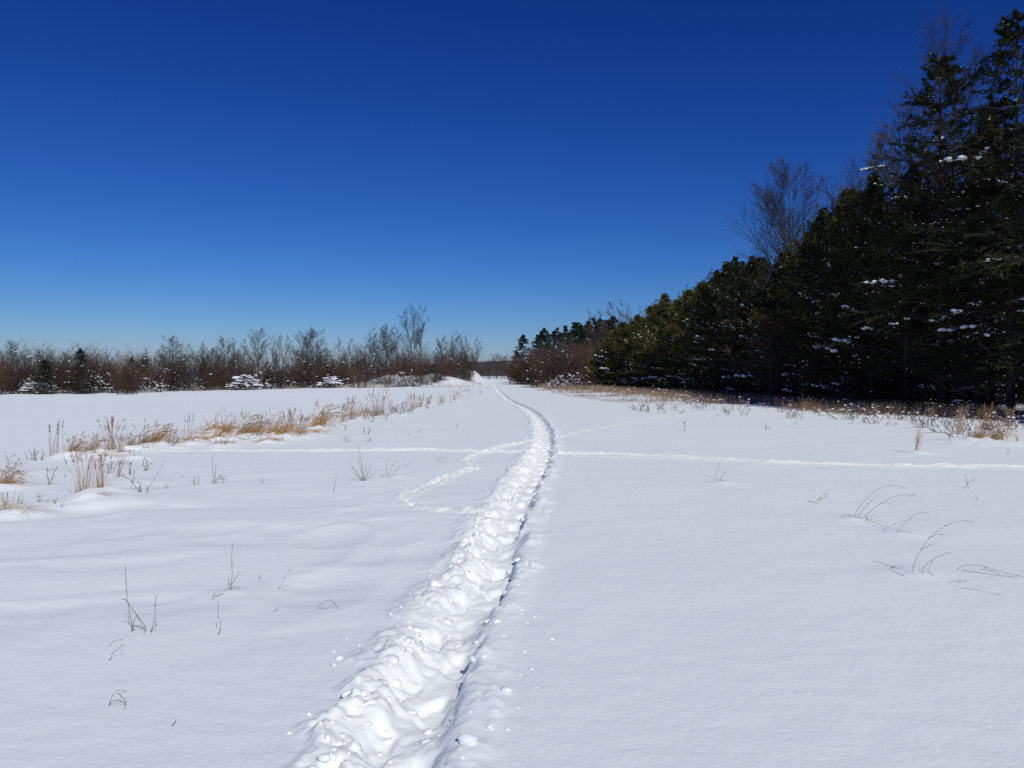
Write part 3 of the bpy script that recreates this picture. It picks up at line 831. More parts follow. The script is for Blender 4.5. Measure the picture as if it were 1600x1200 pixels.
# bare trees above the scrub
TL = [('small', 18, 96, 528), ('small2', 78, 78, 545), ('small', 100, 80, 546), ('small2', 168, 84, 547), ('low', 266, 80, 518), ('small2', 312, 88, 537), ('small', 350, 88, 522), ('small2', 372, 92, 530),
      ('small', 404, 92, 508), ('vase', 434, 97, 514), ('low', 470, 98, 510), ('low', 492, 98, 504), ('small2', 535, 106, 530), ('small2', 580, 112, 522), ('small', 603, 113, 514), ('small2', 618, 114, 520),
      ('vase', 650, 112, 480), ('small', 690, 120, 525), ('small2', 706, 122, 522), ('vase', 726, 126, 519), ('low', 560, 112, 538), ('small', 5, 90, 548), ('small2', 232, 86, 546), ('small', 330, 94, 540)]
tl = [bare(k, px, d, ty, None, 'bare trees rising from the far scrub', i * 1.3, 0.95) for i, (k, px, d, ty) in enumerate(TL)]
label_row(tl, 'bare grey tree rising above the far scrub, {} from the left')
tl[16]['label'] = 'tallest bare tree of the far scrub with several upright stems'
# dark evergreens standing in the scrub
EG = [(128, 66.5, 541, 'cedar1', 0.55, 'broad dark evergreen in the left part of the far scrub'), (68, 65, 558, 'cedar1', 0.45, 'small snowy evergreen at the left end of the scrub'),
      (228, 92, 556, 'cedar4', 0.5, 'dark evergreen tip behind the snow-dusted scrub'), (205, 98, 557, 'cedar4', 0.6, 'small evergreen top seen over the scrub beside the rounded bush')]
for (px, d, ty, k, w, lab) in EG:
    x, y = at(px, d); h = CAM_H + (HOR - ty) / F * d
    plant('evergreen_tree', EV[k], x, y, px, w, h / HEIGHT[k], label=lab, cat='evergreen tree', sink=0.1)

# scrub right of the path, in front of the pines
rs = []
for i in range(30):
    t = i / 29
    p = 806 + 112 * t + rng.uniform(-5, 5); d = 122 - 8 * t + rng.uniform(-2, 9)
    x, y = at(p, d); h = CAM_H + (HOR - np.interp(p, [800, 830, 870, 910, 960], [572, 548, 540, 534, 528]) + rng.uniform(-14, 4)) / F * d
    k = rng.choice([0, 3, 4, 3]); s = max(h, 1.8) / 3.5
    rs.append(plant('shrub', SH[k], x, y, rng.uniform(0, 6.28), s, cat='shrub', group='scrub right of the path'))
label_row(rs, 'reddish brown shrub between path and evergreen row, {} from the path')
for (px, d, s, k, lab) in ((838, 96, 1.0, 1, 'snow-dusted rounded shrub nearest the path'), (872, 92, 0.8, 5, 'low snowy shrub at the foot of the brown scrub'), (896, 90, 0.85, 5, 'snow-dusted shrub before the evergreens end'), (914, 88, 0.7, 2, 'small snow-flecked shrub touching the lit evergreen end')):
    x, y = at(px, d); plant('shrub', SH[k], x, y, px, s, label=lab, cat='shrub', group='scrub right of the path')

# the distant wood closing the gap, and the hill behind it
def thicket(seed, N, xr, yr, hmin, hmax):
    rng = np.random.default_rng(seed); b = MB()
    st = np.stack([rng.uniform(*xr, N), rng.uniform(*yr, N), np.zeros(N)], -1)
    st[:, 2] = ground(st[:, 0], st[:, 1], False) - 0.1
    L = rng.uniform(hmin, hmax, N)
    d = np.concatenate([rng.normal(0, 0.22, (N, 2)), np.ones((N, 1))], 1)
    p0, a0 = grow(rng, st, d, L, L * 0.006, L * 0.001 + 0.004, 4, 0.07, 0.05)
    tubes(b, p0, a0, 3)
    i1, f1, P, D, R = spawn(rng, p0, a0, 11, 0.1, 1.0, 0.7, 0.2)
    p1, a1 = grow(rng, P, D, L[i1] * 0.24 * rng.uniform(.5, 1.3, len(i1)), R * 0.5 + 0.004, R * 0 + 0.005, 2, 0.15, 0.1)
    tubes(b, p1, a1, 3)
    return b
def curved_thicket():
    b = MB(); rng = np.random.default_rng(71); N = 3000
    p = rng.uniform(-150, 735, N); d = np.interp(p, edge_px, edge_d) + rng.uniform(7, 26, N)
    st = np.stack([(p - 800) / F * d, d, np.zeros(N)], -1); st[:, 2] = ground(st[:, 0], st[:, 1], False) - 0.1
    L = (2.5 + 0.016 * (d - 64)) * rng.uniform(0.6, 1.15, N) * (1 + 0.9 * vnoise(p / 24, p * 0, 73))
    dr = np.concatenate([rng.normal(0, 0.22, (N, 2)), np.ones((N, 1))], 1)
    p0, a0 = grow(rng, st, dr, L, L * 0.006, L * 0.001 + 0.004, 4, 0.07, 0.05); tubes(b, p0, a0, 3)
    i1, f1, P, D, R = spawn(rng, p0, a0, 12, 0.1, 1.0, 0.7, 0.2)
    p1, a1 = grow(rng, P, D, L[i1] * 0.26 * rng.uniform(.5, 1.3, len(i1)), R * 0.5 + 0.004, R * 0 + 0.005, 2, 0.15, 0.1); tubes(b, p1, a1, 3)
    return b
tag(put('undergrowth', curved_thicket().mesh('undergrowth', M['twig_brown'])), 'dense brown thicket filling the depth of the far scrub', 'thicket', kind='stuff')
b = thicket(72, 900, (-60, 70), (290, 330), 5.0, 9.5)
tag(put('distant_wood', b.mesh('distant_wood', M['wood_far'])), 'distant grey-brown wood closing the gap at the end of the path', 'wood', kind='stuff')
gapt = []
for i, (px, d, ty) in enumerate([(752, 270, 562), (764, 285, 560), (776, 270, 549), (783, 280, 552), (792, 275, 560), (744, 250, 560)]):
    gapt.append(bare('low', px, d, ty, None, 'bare trees in the gap at the end of the path', i * 2.1))
label_row(gapt, 'small bare tree in the gap where the path ends, {} from the left')

def hills():
    b = MB(); xs = np.linspace(-1500, 1500, 900); ys = np.linspace(700, 1250, 36)
    X, Y = np.meshgrid(xs, ys, indexing='ij')
    prof = np.sin(np.clip((Y - 700) / 550, 0, 1) * math.pi) ** 0.8
    Z = (18 + 9 * fbm(X / 260, Y / 260, 81, 3)) * 1.12 * prof * np.exp(-((X + 10) / 130) ** 2) + 2.2 * np.exp(-((X + 10) / 150) ** 2) * lumps(X / 7, Y / 12, 83) * prof - 0.5
    i = np.arange(X.size).reshape(X.shape)
    q = np.stack([i[:-1, :-1], i[1:, :-1], i[1:, 1:], i[:-1, 1:]], -1).reshape(-1, 4)
    b.add(np.stack([X, Y, Z], -1), q=q)
    return b
tag(put('hills', hills().mesh('hills', mat('far_hill', (0.05, 0.055, 0.075), (0.085, 0.085, 0.10), 0.02, 1.0, 0.0))), 'low wooded hill on the horizon beyond the path', kind='structure')  # no air volume: the blue haze of distance is put into the hill's colour

# ------------------------------------------------------------------ dry grass
def tuft(seed, H, kind, m1='gold'):
    """H about the height; kinds: E erect bunch, L windblown bunch leaning right, M flattened mat, S a few thin stems"""
    rng = np.random.default_rng(seed); bl = MB(); hd = MB(); sn = MB()
    n = {'E': 34, 'L': 105, 'M': 85, 'S': 6}[kind]
    st = np.zeros((n, 3)); r = {'E': 0.11, 'L': 0.12, 'M': 0.30, 'S': 0.16}[kind] * (H / 0.5) ** 0.5
    st[:, :2] = rng.normal(0, r * 0.6, (n, 2)); st[:, 2] = -0.03
    lean = {'E': 0.15, 'L': 0.55, 'M': 1.1, 'S': 0.06}[kind]
    spread = {'E': 0.26, 'L': 0.36, 'M': 0.55, 'S': 0.08}[kind]
    d = np.stack([rng.normal(lean, spread, n), rng.normal(0, spread, n), np.ones(n)], -1)
    if kind == 'M': d[:, 2] = rng.uniform(0.5, 1.3, n)
    L = H * rng.uniform(0.5, 1.15, n) * {'E': 1.0, 'L': 1.2, 'M': 2.0, 'S': 1.0}[kind]
    sag = {'E': 0.14, 'L': 0.75, 'M': 1.0, 'S': 0.03}[kind]
    p, a = grow(rng, st, d, L, np.full(n, 1.0), np.full(n, 0.15), 6, 0.05, 0.0, sag)
    p[:, :, 0] += {'L': 0.25, 'M': 0.1, 'E': 0.06, 'S': 0.0}[kind] * H * np.linspace(0, 1, 7)[None, :] ** 2
    p[:, 1:, 2] = np.maximum(p[:, 1:, 2], 0.01)
    w = rng.uniform(0.006, 0.012, n)[:, None] * a
    if kind == 'S': w *= 1.2
    ribbons(bl, p, w, rng.normal(0, 1, (n, 3)) * np.array([1, 0.6, 0.2]))
    if kind in 'ELS':   # culms with seed heads
        m = {'E': 16, 'L': 14, 'S': 7}[kind]
        st2 = np.zeros((m, 3)); st2[:, :2] = rng.normal(0, r * 0.5, (m, 2))
        d2 = np.stack([rng.normal(lean * 0.8, spread * 0.8, m), rng.normal(0, spread * 0.8, m), np.ones(m)], -1)
        L2 = H * rng.uniform(0.85, 1.25, m)
        p2, a2 = grow(rng, st2, d2, L2, np.full(m, 0.0032), np.full(m, 0.0018), 6, 0.05, 0.0, sag * 0.6)
        tubes(bl, p2, a2, 3)
        j = np.repeat(np.arange(m), 12); f = rng.uniform(0.72, 1.0, m * 12)
        P, D, _ = sample(p2, a2, f, j)
        dd = unit(D + rng.normal(0, 0.35, D.shape)); leaves(hd, P, dd, rng.normal(0, 1, dd.shape), 0.045, 0.010)
    parts = [('blades', bl.mesh('blades', M[m1]), None)]
    if kind in 'ELS':
        parts.append(('seed_heads', hd.mesh('seed_heads', M['rust'] if kind != 'S' else M['stalk']), 'stuff'))
    ns = 0
    P = np.stack([rng.normal(0.08, r * 1.1, ns), rng.normal(-0.04, r * 0.9, ns), rng.uniform(-0.01, 0.10, ns) * (H / 0.5)], -1)
    blobs(sn, P, rng.uniform(0.35, 1.2, (ns, 1)) * np.array([[0.07, 0.05, 0.022]]), rng, ICO2, 0.16)
    if ns: parts.append(('snow_cover', sn.mesh('snow_cover', M['snow_clump']), 'stuff'))
    return parts

TF = {'E': [tuft(101 + i, 0.5, 'E', ['tan', 'gold', 'tan'][i]) for i in range(3)], 'L': [tuft(111 + i, 0.5, 'L', 'gold') for i in range(4)],
      'M': [tuft(121 + i, 0.22, 'M', 'gold') for i in range(3)], 'S': [tuft(131 + i, 0.55, 'S', 'stalk_pale') for i in range(2)]}
TH = {'E': 0.5, 'L': 0.5, 'M': 0.22, 'S': 0.55}
KIND_TXT = {'E': ('upright bunch of dry grass', 'upright grass bunches of the field edge'), 'L': ('golden windblown grass bunch', 'windblown grass bunches of the field edge'),
            'M': ('flattened golden grass mat', 'grass mats of the field edge'), 'S': ('sparse bunch of thin dry stems', 'thin dry stems of the field edge')}
rng = np.random.default_rng(140)
byk = {}
for i, (px, py, hp, ty) in enumerate(TUFTS):
    x, y = gp(px, py); h = hp * y / F
    s = h / TH[ty] * (1.0 if ty != 'M' else 1.25)
    o = plant('grass_tuft', TF[ty][i % len(TF[ty])], x, y, rng.uniform(-0.9, 0.9), max(s, 0.7) * rng.uniform(0.75, 1.15) if ty != 'M' else s * rng.uniform(0.9, 1.5), s * rng.uniform(0.8, 1.1), cat='dry grass', group=KIND_TXT[ty][1], sink=0.02)
    byk.setdefault(ty, []).append(o)
for ty, ob in byk.items():
    label_row(ob, KIND_TXT[ty][0] + ' in the line across the field, {} from the left')
near_lab = ['golden windblown grass bunch cut by the left edge of the photo', 'flattened golden grass mat at the left edge, nearest the camera', 'tall pale grass bunch standing over a dark hollow in the snow',
            'second pale grass bunch just behind the dark hollow', 'short pale grass bunch midway between hollow and grass line', 'dark dead grass in the small hollow in the snow']
for i, (px, py, hp, ty) in enumerate(TUFTS_NEAR):
    x, y = gp(px, py); h = hp * y / F; s = h / TH[ty]
    plant('grass_tuft', TF[ty][(i + 1) % len(TF[ty])], x, y, rng.uniform(-0.4, 0.4), s * (1.0 if ty != 'E' else 0.75), s, label=near_lab[i], cat='dry grass', group='grass bunches of the near left corner', sink=0.02)

# the strip of dry grass in front of the evergreens: beyond counting
strip_y = np.array([19, 26, 30, 33, 36, 42, 54, 75, 100, 112.])
strip_x = np.array([17.2, 16.0, 14.8, 13.2, 11.4, 6.9, 4.4, 2.9, 1.3, 1.0])
strip_o = np.array([18.5, 18.0, 17.6, 17.2, 17.0, 16.6, 16.2, 12.5, 8.0, 5.0])
def strip():
    rng = np.random.default_rng(150); b = MB(); sn = MB(); N = 42000
    y = 26 + (108 - 26) * rng.uniform(0, 1, N) ** 1.25
    a = np.interp(y, strip_y, strip_x); o = np.interp(y, strip_y, strip_o)
    t = rng.uniform(0, 1, N) ** 0.85
    x = a + (o - a) * t
    patch = vnoise(x / 2.3, y / 3.0, 151) + 0.5 * vnoise(x / 0.8, y / 0.9, 152)
    keep = patch + 0.45 * t + 0.3 * sstep(0.35, 0.8, t) > 0.13 + 0.30 * sstep(45, 30, y) + 0.35 * sstep(34, 28, y)
    x, y, t = x[keep], y[keep], t[keep]; n = len(x)
    z = ground(x, y) - 0.02
    L = (0.14 + 0.36 * sstep(0.0, 0.6, t)) * rng.uniform(0.6, 1.3, n)
    d = np.concatenate([rng.normal(0.1, 0.28, (n, 1)), rng.normal(0, 0.28, (n, 1)), np.ones((n, 1))], 1)
    p, aa = grow(rng, np.stack([x, y, z], -1), d, L, np.full(n, 1.0), np.full(n, 0.3), 3, 0.12, 0.0, 0.2)
    ribbons(b, p, 0.013 * aa * rng.uniform(0.6, 1.3, (n, 1)), rng.normal(0, 1, (n, 3)) * np.array([1, .6, .2]))
    m = 1500; j = rng.integers(0, n, m)
    P, D, _ = sample(p, aa, rng.uniform(0.25, 0.95, m), j)
    blobs(sn, P, rng.uniform(0.25, 1.3, (m, 1)) ** 2.2 * np.array([[0.06, 0.045, 0.022]]), rng, ICO1, 0.25)
    return b, sn
b, s_ = strip()
tag(put('dry_grass', b.mesh('dry_grass', M['rust'])), 'strip of rusty brown dry grass in front of the evergreen row', 'dry grass', kind='stuff')
tag(put('snow_flecks', s_.mesh('snow_flecks', M['snow_clump'])), 'flecks of snow caught in the brown grass strip', 'snow', kind='stuff')
def strip_left():
    rng = np.random.default_rng(155); b = MB(); N = 5200
    px = rng.uniform(300, 752, N)
    d = np.interp(px, edge_px, edge_d) - rng.uniform(0, 1, N) ** 1.5 * np.interp(px, [300, 560, 640, 752], [1.5, 4, 14, 30])
    x = (px - 800) / F * d; y = d
    keep = vnoise(x / 1.5, y / 2.0, 156) + 0.4 * (rng.uniform(0, 1, N) - 0.5) > -0.05
    x, y = x[keep], y[keep]; n = len(x); z = ground(x, y) - 0.02
    d3 = np.concatenate([rng.normal(0, 0.3, (n, 2)), np.ones((n, 1))], 1)
    p, aa = grow(rng, np.stack([x, y, z], -1), d3, rng.uniform(0.25, 0.6, n), np.full(n, 1.0), np.full(n, 0.3), 3, 0.12, 0, 0.2)
    ribbons(b, p, 0.016 * aa, rng.normal(0, 1, (n, 3)) * np.array([1, .6, .2]))
    return b
tag(put('dry_grass', strip_left().mesh('dry_grass', M['rust'])), 'thin brown grass fringe at the foot of the far scrub and mounds', 'dry grass', kind='stuff')

# ------------------------------------------------------------------ weeds
def weed(seed, H, stems=3, snow=5, m='stalk', bent=0.0, width=1.0):
    rng = np.random.default_rng(seed); b = MB(); sn = MB()
    st = np.zeros((stems, 3)); st[:, :2] = rng.normal(0, 0.07 * width, (stems, 2)); st[:, 2] = -0.04
    d = np.concatenate([rng.normal(0.05, 0.32 * width, (stems, 2)), np.ones((stems, 1))], 1)
    L = H * rng.uniform(0.6, 1.1, stems)
    p0, a0 = grow(rng, st, d, L, np.full(stems, 0.0065), np.full(stems, 0.003), 7, 0.09, 0.0, bent)
    tubes(b, p0, a0, 4)
    i1, f1, P, D, R = spawn(rng, p0, a0, 6, 0.25, 0.98, 0.65, 0.2)
    l1 = H * 0.2 * rng.uniform(0.3, 1.2, len(i1))
    p1, a1 = grow(rng, P, D, l1, R * 0.6, R * 0 + 0.0016, 3, 0.15, 0.05, bent)
    tubes(b, p1, a1, 3)
    # withered leaves and buds
    j = rng.integers(0, len(p1), 16); Pl, Dl, _ = sample(p1, a1, rng.uniform(0.4, 1, 16), j)
    dl = unit(Dl + rng.normal(0, 0.7, Dl.shape) + np.array([0, 0, -0.2])); leaves(b, Pl, dl, rng.normal(0, 1, dl.shape), rng.uniform(0.02, 0.05, 16), 0.012)
    parts = [('stems', b.mesh('stems', M[m]), None)]
    if snow:
        j = rng.integers(0, len(p1), snow); Ps, _, _ = sample(p1, a1, rng.uniform(0.3, 1, snow), j)
        blobs(sn, Ps, rng.uniform(0.3, 1.2, (snow, 1)) * np.array([[0.034, 0.026, 0.016]]), rng, ICO1, 0.2)
        parts.append(('snow_cover', sn.mesh('snow_cover', M['snow_clump']), 'stuff'))
    return parts
WD = [weed(161, 0.35, 5, 5), weed(162, 0.4, 4, 4), weed(163, 0.3, 6, 6), weed(164, 0.38, 4, 3, 'stalk_pale'), weed(165, 0.28, 5, 5, 'stalk', 0.4), weed(166, 0.45, 7, 8, 'stalk', 0.1, 1.4)]
WDP = [weed(171, 0.35, 2, 0), weed(172, 0.3, 3, 0, 'stalk', 0.5), weed(173, 0.4, 2, 0, 'stalk_pale', 0.3), weed(174, 0.25, 3, 2)]
rng = np.random.default_rng(180)
fw = []
for i in range(110):   # frosted weeds in front of the evergreens
    px = rng.uniform(990, 1600)
    mid = np.interp(px, [990, 1100, 1200, 1330, 1420, 1600], [636, 638, 642, 648, 658, 664]); py = mid + rng.uniform(-9, 9)
    x, y = gp(px, py)
    fw.append(plant('frosted_weed', WD[i % 6], x, y, rng.uniform(0, 6.28), rng.uniform(0.7, 1.6), cat='weed', group='frosted weeds in front of the evergreens', sink=0.0))
label_row(fw, 'snow-flecked grey weed before the evergreens, {} from the left')
lw = []
for i in range(46):   # pale weeds thinning out along the far end of the grass line
    t = rng.uniform(0, 1); px = 570 + 165 * t + rng.uniform(-20, 20); py = 652 - 42 * t + rng.uniform(-4, 9)
    x, y = gp(px, max(py, 607)); lw.append(plant('frosted_weed', WD[i % 6], x, y, rng.uniform(0, 6.28), rng.uniform(0.7, 1.2), cat='weed', group='weeds at the far end of the grass line', sink=0.0))
label_row(lw, 'small frosted weed where the grass line thins towards the path, {} from the left')
nw = []
for i, (px, py, hp) in enumerate([(47, 716, 22), (55, 717, 24), (10, 722, 20), (28, 726, 12), (12, 790, 28), (30, 788, 20), (60, 785, 16), (85, 792, 18), (70, 758, 34), (100, 745, 8), (206, 768, 30), (225, 772, 34), (262, 764, 10),
        (310, 757, 20), (345, 755, 14), (180, 722, 14), (200, 740, 26), (222, 735, 30), (165, 738, 22), (72, 790, 12), (92, 796, 14), (517, 657, 12), (440, 690, 10), (575, 690, 14), (545, 690, 12), (570, 678, 18), (540, 672, 16), (690, 722, 12), (715, 668, 10),
        (640, 680, 6), (655, 676, 6), (285, 746, 8), (412, 755, 10), (405, 752, 6)]):
    x, y = gp(px, py); s = hp * y / F / 0.35
    nw.append(plant('dry_weed', WDP[i % 4] if i % 3 else WD[i % 6], x, y, rng.uniform(0, 6.28), s, cat='weed', group='scattered weeds of the left snowfield', sink=0.0))
label_row(nw, 'small dry weed poking through the snow left of the trail, {} from the left')
rw = []
for i, (px, py, hp) in enumerate([(1000, 642, 12), (1012, 643, 14), (1040, 645, 10), (1200, 670, 16), (1070, 672, 18), (1115, 660, 6), (1512, 761, 20), (1528, 781, 10), (1577, 706, 10), (1588, 690, 16), (1510, 690, 10), (1408, 675, 5), (1120, 650, 8), (1245, 662, 8), (1330, 660, 20), (1352, 660, 24), (1320, 652, 14)]):
    x, y = gp(px, py); s = hp * y / F / 0.35
    rw.append(plant('dry_weed', WDP[i % 4], x, y, rng.uniform(0, 6.28), s, cat='weed', group='scattered weeds of the right snowfield', sink=0.0))
label_row(rw, 'small dry weed poking through the snow right of the trail, {} from the left')

# dry clump near the right edge
for (px, py, k, i, s, lab) in ((1500, 676, 'E', 0, 1.1, 'pale dry grass at the left of the big clump by the right edge'), (1525, 684, 'L', 1, 1.0, 'tangled brown grass in the middle of the big clump by the right edge'),
                               (1556, 686, 'L', 2, 1.15, 'golden arching grass in the big clump by the right edge'), (1540, 668, 'E', 1, 1.3, 'tall brown grass behind the big clump by the right edge'), (1575, 664, 'E', 2, 1.2, 'brown weeds at the shade edge behind the big clump'),
                               (1500, 660, 'E', 2, 1.2, 'brown grass in the edge of the evergreens shade'), (1255, 640, 'L', 3, 1.2, 'golden grass bunch in front of the brown strip'), (1275, 641, 'M', 1, 1.4, 'golden flattened grass beside the bunch before the brown strip')):
    x, y = gp(px, py)
    plant('grass_tuft', TF[k][i % len(TF[k])], x, y, rng.uniform(-0.5, 0.5), s, label=lab, cat='dry grass', group='grass clumps right of the trail', sink=0.0)
for i in range(10):
    px, py = rng.uniform(1470, 1570), rng.uniform(664, 688)
    x, y = gp(px, py)
    plant('frosted_weed', WD[5 if i % 2 else 2], x, y, rng.uniform(0, 6), rng.uniform(0.9, 1.4), label=f'snow-flecked weed tangled in the big grass clump by the right edge, {nth(i)} of ten', cat='weed', group='weeds in the big grass clump', sink=0.0)

# ------------------------------------------------------------------ single stalks of the foreground, each with its own bends
def stalks(name, base, lines, label, mat_='stalk', r=0.0022, awn=True, seed=0, cat='dry stem', group=None):
    """lines: photo-pixel bends of each stem; the stem stands on the ground at the depth of base"""
    rng = np.random.default_rng(seed + int(base[0])); bx, d = gp(*base); z0 = gz(bx, d); b = MB()
    zg = CAM_H - (base[1] - HOR) / F * d; slope = rng.normal(0, 0.2)
    for ln in lines:
        k = np.array(ln, float)
        t = np.concatenate([[0], np.cumsum(np.hypot(*(k[1:] - k[:-1]).T))]); u = np.linspace(0, t[-1], 14)
        kx = np.interp(u, t, k[:, 0]); ky = np.interp(u, t, k[:, 1])
        ker = np.array([.25, .5, .25])
        for _ in range(3):
            kx[1:-1] = np.convolve(kx, ker, 'valid'); ky[1:-1] = np.convolve(ky, ker, 'valid')
        X = (kx - 800) / F * d - bx; Z = CAM_H - (ky - HOR) / F * d - zg
        Yv = np.cumsum(rng.normal(0, 0.002, 14)) + Z * slope
        low = Z < 0.012                      # bits seen lower than the base lie nearer on the snow
        Yv = np.where(low, Yv + (Z - 0.012) * d / CAM_H * 0.9, Yv); Z = np.maximum(Z, 0.004)
        p = np.stack([X, Yv, Z], -1)[None]; p[0, 0, 2] -= 0.03 if ky[0] >= base[1] - 6 else 0
        rad = (0.72 * r * np.linspace(1.15, 0.45, 14))[None]
        tubes(b, p, rad, 4)
        if awn:
            m = int(np.clip(t[-1] / 6, 2, 14)); P, D, _ = sample(p, rad, rng.uniform(0.5, 1.0, m), np.zeros(m, int))
            dd = unit(D + rng.normal(0, 0.22, D.shape) + np.array([0.05, 0, -0.1])); leaves(b, P, dd, rng.normal(0, 1, dd.shape), rng.uniform(0.012, 0.034, m), 0.0035)
    o = put(name, b.mesh(name, M[mat_])); o.location = (bx, d, z0)
    tag(o, label, cat, group); return o

stalks('dry_stalk', (205, 990), [[(205, 990), (200, 960), (196, 930), (195, 889)], [(196, 938), (212, 962), (222, 984)], [(206, 985), (208, 970), (214, 962), (226, 984)], [(204, 982), (216, 980), (229, 992)], [(196, 940), (189, 938)]],
       'tall thin dark stalk with bent side stems in the left foreground snow', r=0.0026)
stalks('dry_stalk', (233, 992), [[(233, 992), (237, 965), (234, 940)], [(234, 990), (244, 978)]], 'short upright stalk just right of the tall dark stalk', r=0.0022)
stalks('dry_stalk', (360, 925), [[(358, 925), (361, 905), (358, 880), (358, 858)], [(359, 918), (372, 898)], [(356, 928), (348, 938), (344, 930)], [(360, 920), (372, 922)], [(358, 915), (352, 925)]], 'thin branching stalk in a snow hummock, left of the trail', r=0.0024)
stalks('dry_stalk', (342, 990), [[(342, 992), (342, 975)], [(339, 968), (340, 945)]], 'short straight reddish stalk below the branching one', r=0.0024)
stalks('dry_stalk', (434, 917), [[(434, 917), (444, 900), (455, 884)], [(436, 916), (444, 912), (452, 912)]], 'faint slanting grass stem between branching stalk and trail', r=0.0014)
stalks('dry_stalk', (494, 951), [[(494, 951), (503, 940), (515, 934), (528, 950)], [(497, 949), (510, 949), (525, 958)]], 'grass stem bent into a low roof shape close to the trail', r=0.0015)
stalks('dry_stalk', (171, 1033), [[(171, 1034), (171, 1025), (184, 1015)], [(166, 1014), (173, 1006), (184, 1004)]], 'pair of tiny bent stems below the tall dark stalk', r=0.0018)
stalks('dry_stalk', (166, 1104), [[(166, 1104), (173, 1088), (179, 1079), (188, 1092), (199, 1110)], [(168, 1100), (178, 1096), (190, 1098)], [(180, 1080), (190, 1084)]], 'grass stem folded like a tent, nearest to the camera on the left', r=0.0016)
stalks('dry_stalk', (269, 1135), [[(269, 1135), (270, 1128)]], 'tiny stem tip poking out of the near snow', r=0.0022, awn=False)
stalks('dry_stalk', (405, 903), [[(405, 903), (404, 894)], [(404, 901), (408, 897)]], 'tiny twig tip beside the branching stalk', r=0.0018, awn=False)
stalks('dry_stalk', (430, 954), [[(427, 954), (431, 950), (435, 954)]], 'tiny hooped stem right of the short reddish stalk', r=0.002, awn=False)
stalks('dry_stalk', (333, 755), [[(333, 756), (333, 735), (335, 708)], [(335, 752), (338, 735), (339, 724)], [(334, 752), (346, 742), (351, 754)], [(336, 754), (344, 746), (358, 750)]], 'lone tall stem with drooping blades left of the fan-shaped twigs', r=0.005)
stalks('dry_stalk', (522, 768), [[(521, 768), (524, 752), (526, 741)]], 'single short stem left of the fan-shaped twigs', r=0.003)
stalks('twiggy_bush', (566, 753), [[(566, 754), (555, 738), (547, 720)], [(567, 754), (560, 740), (551, 728)], [(567, 754), (566, 735), (562, 712)], [(568, 752), (568, 728), (565, 705), (563, 692)], [(569, 752), (572, 735), (574, 722)], [(570, 752), (578, 738), (580, 726)],
       [(568, 753), (557, 744), (549, 738)], [(572, 752), (584, 742), (590, 735)], [(569, 753), (563, 730), (560, 722)], [(570, 752), (575, 740), (572, 730)]], 'fan of bare upright twigs left of the trail', r=0.0042, cat='twigs')
stalks('twiggy_bush', (604, 745), [[(603, 742), (604, 730), (607, 716)], [(606, 742), (612, 730), (622, 718)], [(615, 744), (620, 736), (628, 726)], [(632, 732), (638, 727), (645, 721)], [(600, 746), (594, 742)], [(610, 748), (622, 745), (636, 745)]], 'loose thin twigs right of the fan-shaped twigs', r=0.003, cat='twigs')
stalks('dry_stalk', (240, 768), [[(228, 772), (240, 748), (258, 720)], [(246, 748), (252, 742)]], 'slanting stem at the right of the pale grass bunches', r=0.0035)
stalks('dry_stalk', (1130, 755), [[(1117, 746), (1120, 732), (1124, 719)], [(1126, 752), (1132, 740), (1140, 734)], [(1128, 754), (1112, 750), (1100, 745)], [(1124, 753), (1140, 755)]], 'forked pale stem right of the trail beyond the middle', 'stalk_pale', r=0.0035)
stalks('dry_stalk', (1278, 781), [[(1276, 781), (1286, 774), (1295, 767)], [(1278, 781), (1290, 776), (1293, 770)], [(1258, 781), (1268, 785)]], 'reddish blades lying slanted on the right snow', 'rust', r=0.004)
stalks('dry_stalk', (1338, 811), [[(1334, 810), (1350, 785), (1370, 766), (1392, 758), (1412, 765)], [(1341, 812), (1356, 790), (1372, 776)], [(1348, 814), (1368, 795), (1390, 780), (1412, 774), (1431, 778)], [(1376, 790), (1390, 788), (1396, 794)], [(1318, 806), (1335, 811), (1352, 815), (1366, 820)], [(1343, 814), (1347, 828)]],
       'two long grass stems arching right, farthest of the right foreground', r=0.0026)
stalks('dry_stalk', (1405, 833), [[(1404, 832), (1414, 818), (1432, 803), (1446, 801), (1453, 806), (1448, 815)], [(1382, 831), (1399, 821)], [(1394, 834), (1408, 833), (1426, 839)], [(1410, 818), (1424, 813)]], 'thin drooping grass stem between the two arching groups', r=0.0018)
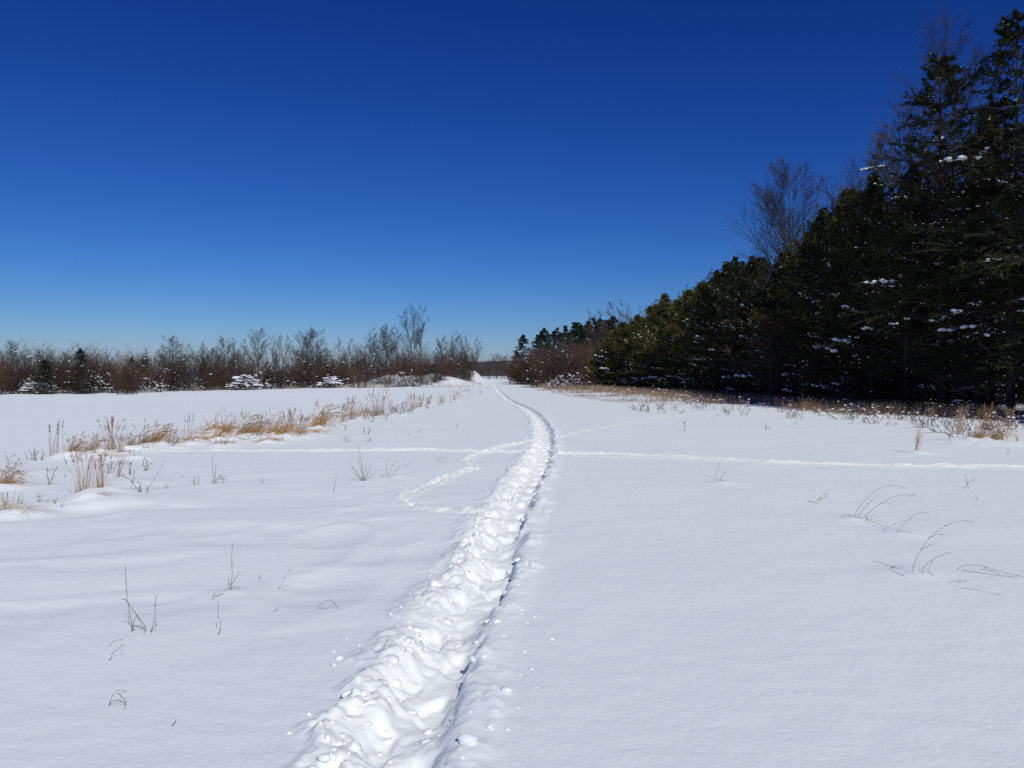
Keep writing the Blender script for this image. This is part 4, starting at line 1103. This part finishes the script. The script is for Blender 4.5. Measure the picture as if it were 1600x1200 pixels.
stalks('dry_stalk', (1425, 899), [[(1424, 899), (1432, 868), (1447, 838), (1468, 820), (1490, 812), (1507, 815)], [(1436, 862), (1450, 852)], [(1444, 842), (1458, 836), (1470, 837)], [(1437, 903), (1450, 882), (1466, 872), (1485, 867)], [(1449, 904), (1453, 890), (1456, 878)]],
       'tallest arching grass stem of the right foreground', r=0.0022)
stalks('dry_stalk', (1395, 895), [[(1367, 881), (1382, 884), (1400, 892)], [(1396, 904), (1394, 890)], [(1386, 888), (1400, 889)]], 'short low twigs left of the tallest arching stem', r=0.0018)
stalks('dry_stalk', (1500, 893), [[(1496, 890), (1514, 884), (1536, 886), (1560, 893), (1582, 909)], [(1500, 891), (1530, 898), (1560, 904)], [(1540, 887), (1548, 898)]], 'low arch of grass bowed to the snow at the far right', r=0.0021)
stalks('dry_stalk', (1490, 914), [[(1484, 912), (1500, 911), (1516, 911)], [(1484, 920), (1505, 922), (1521, 930)]], 'thin stems lying flat below the bowed arch', r=0.0014)
# the lone feathery grass on the right
def feather():
    rng = np.random.default_rng(200); b = MB(); n = 15
    st = np.zeros((n, 3)); st[:, :2] = rng.normal(0, 0.02, (n, 2)); st[:, 2] = -0.03
    d = np.stack([rng.normal(0.12, 0.06, n), rng.normal(0, 0.06, n), np.ones(n)], -1)
    p, a = grow(rng, st, d, rng.uniform(0.3, 0.58, n), np.full(n, 0.0035), np.full(n, 0.001), 6, 0.03, 0, 0.04); tubes(b, p, a, 3)
    i, f, P, D, R = spawn(rng, p, a, 6, 0.25, 1, 0.5, 0.2); D[:, 0] = np.abs(D[:, 0]) + 0.3
    p2, a2 = grow(rng, P, D, rng.uniform(0.05, 0.13, len(i)), np.full(len(i), 1.0), np.full(len(i), 0.2), 3, 0.06, 0, 0.4); ribbons(b, p2, 0.008 * a2, rng.normal(0, 1, (len(i), 3)))
    return b
x, y = gp(1432, 705)
plant('grass_tuft', [('m', feather().mesh('grass_tuft', M['tan']), None)], x, y, 0, 1.1, label='lone golden feathery grass right of the trail', cat='dry grass', sink=0.0)
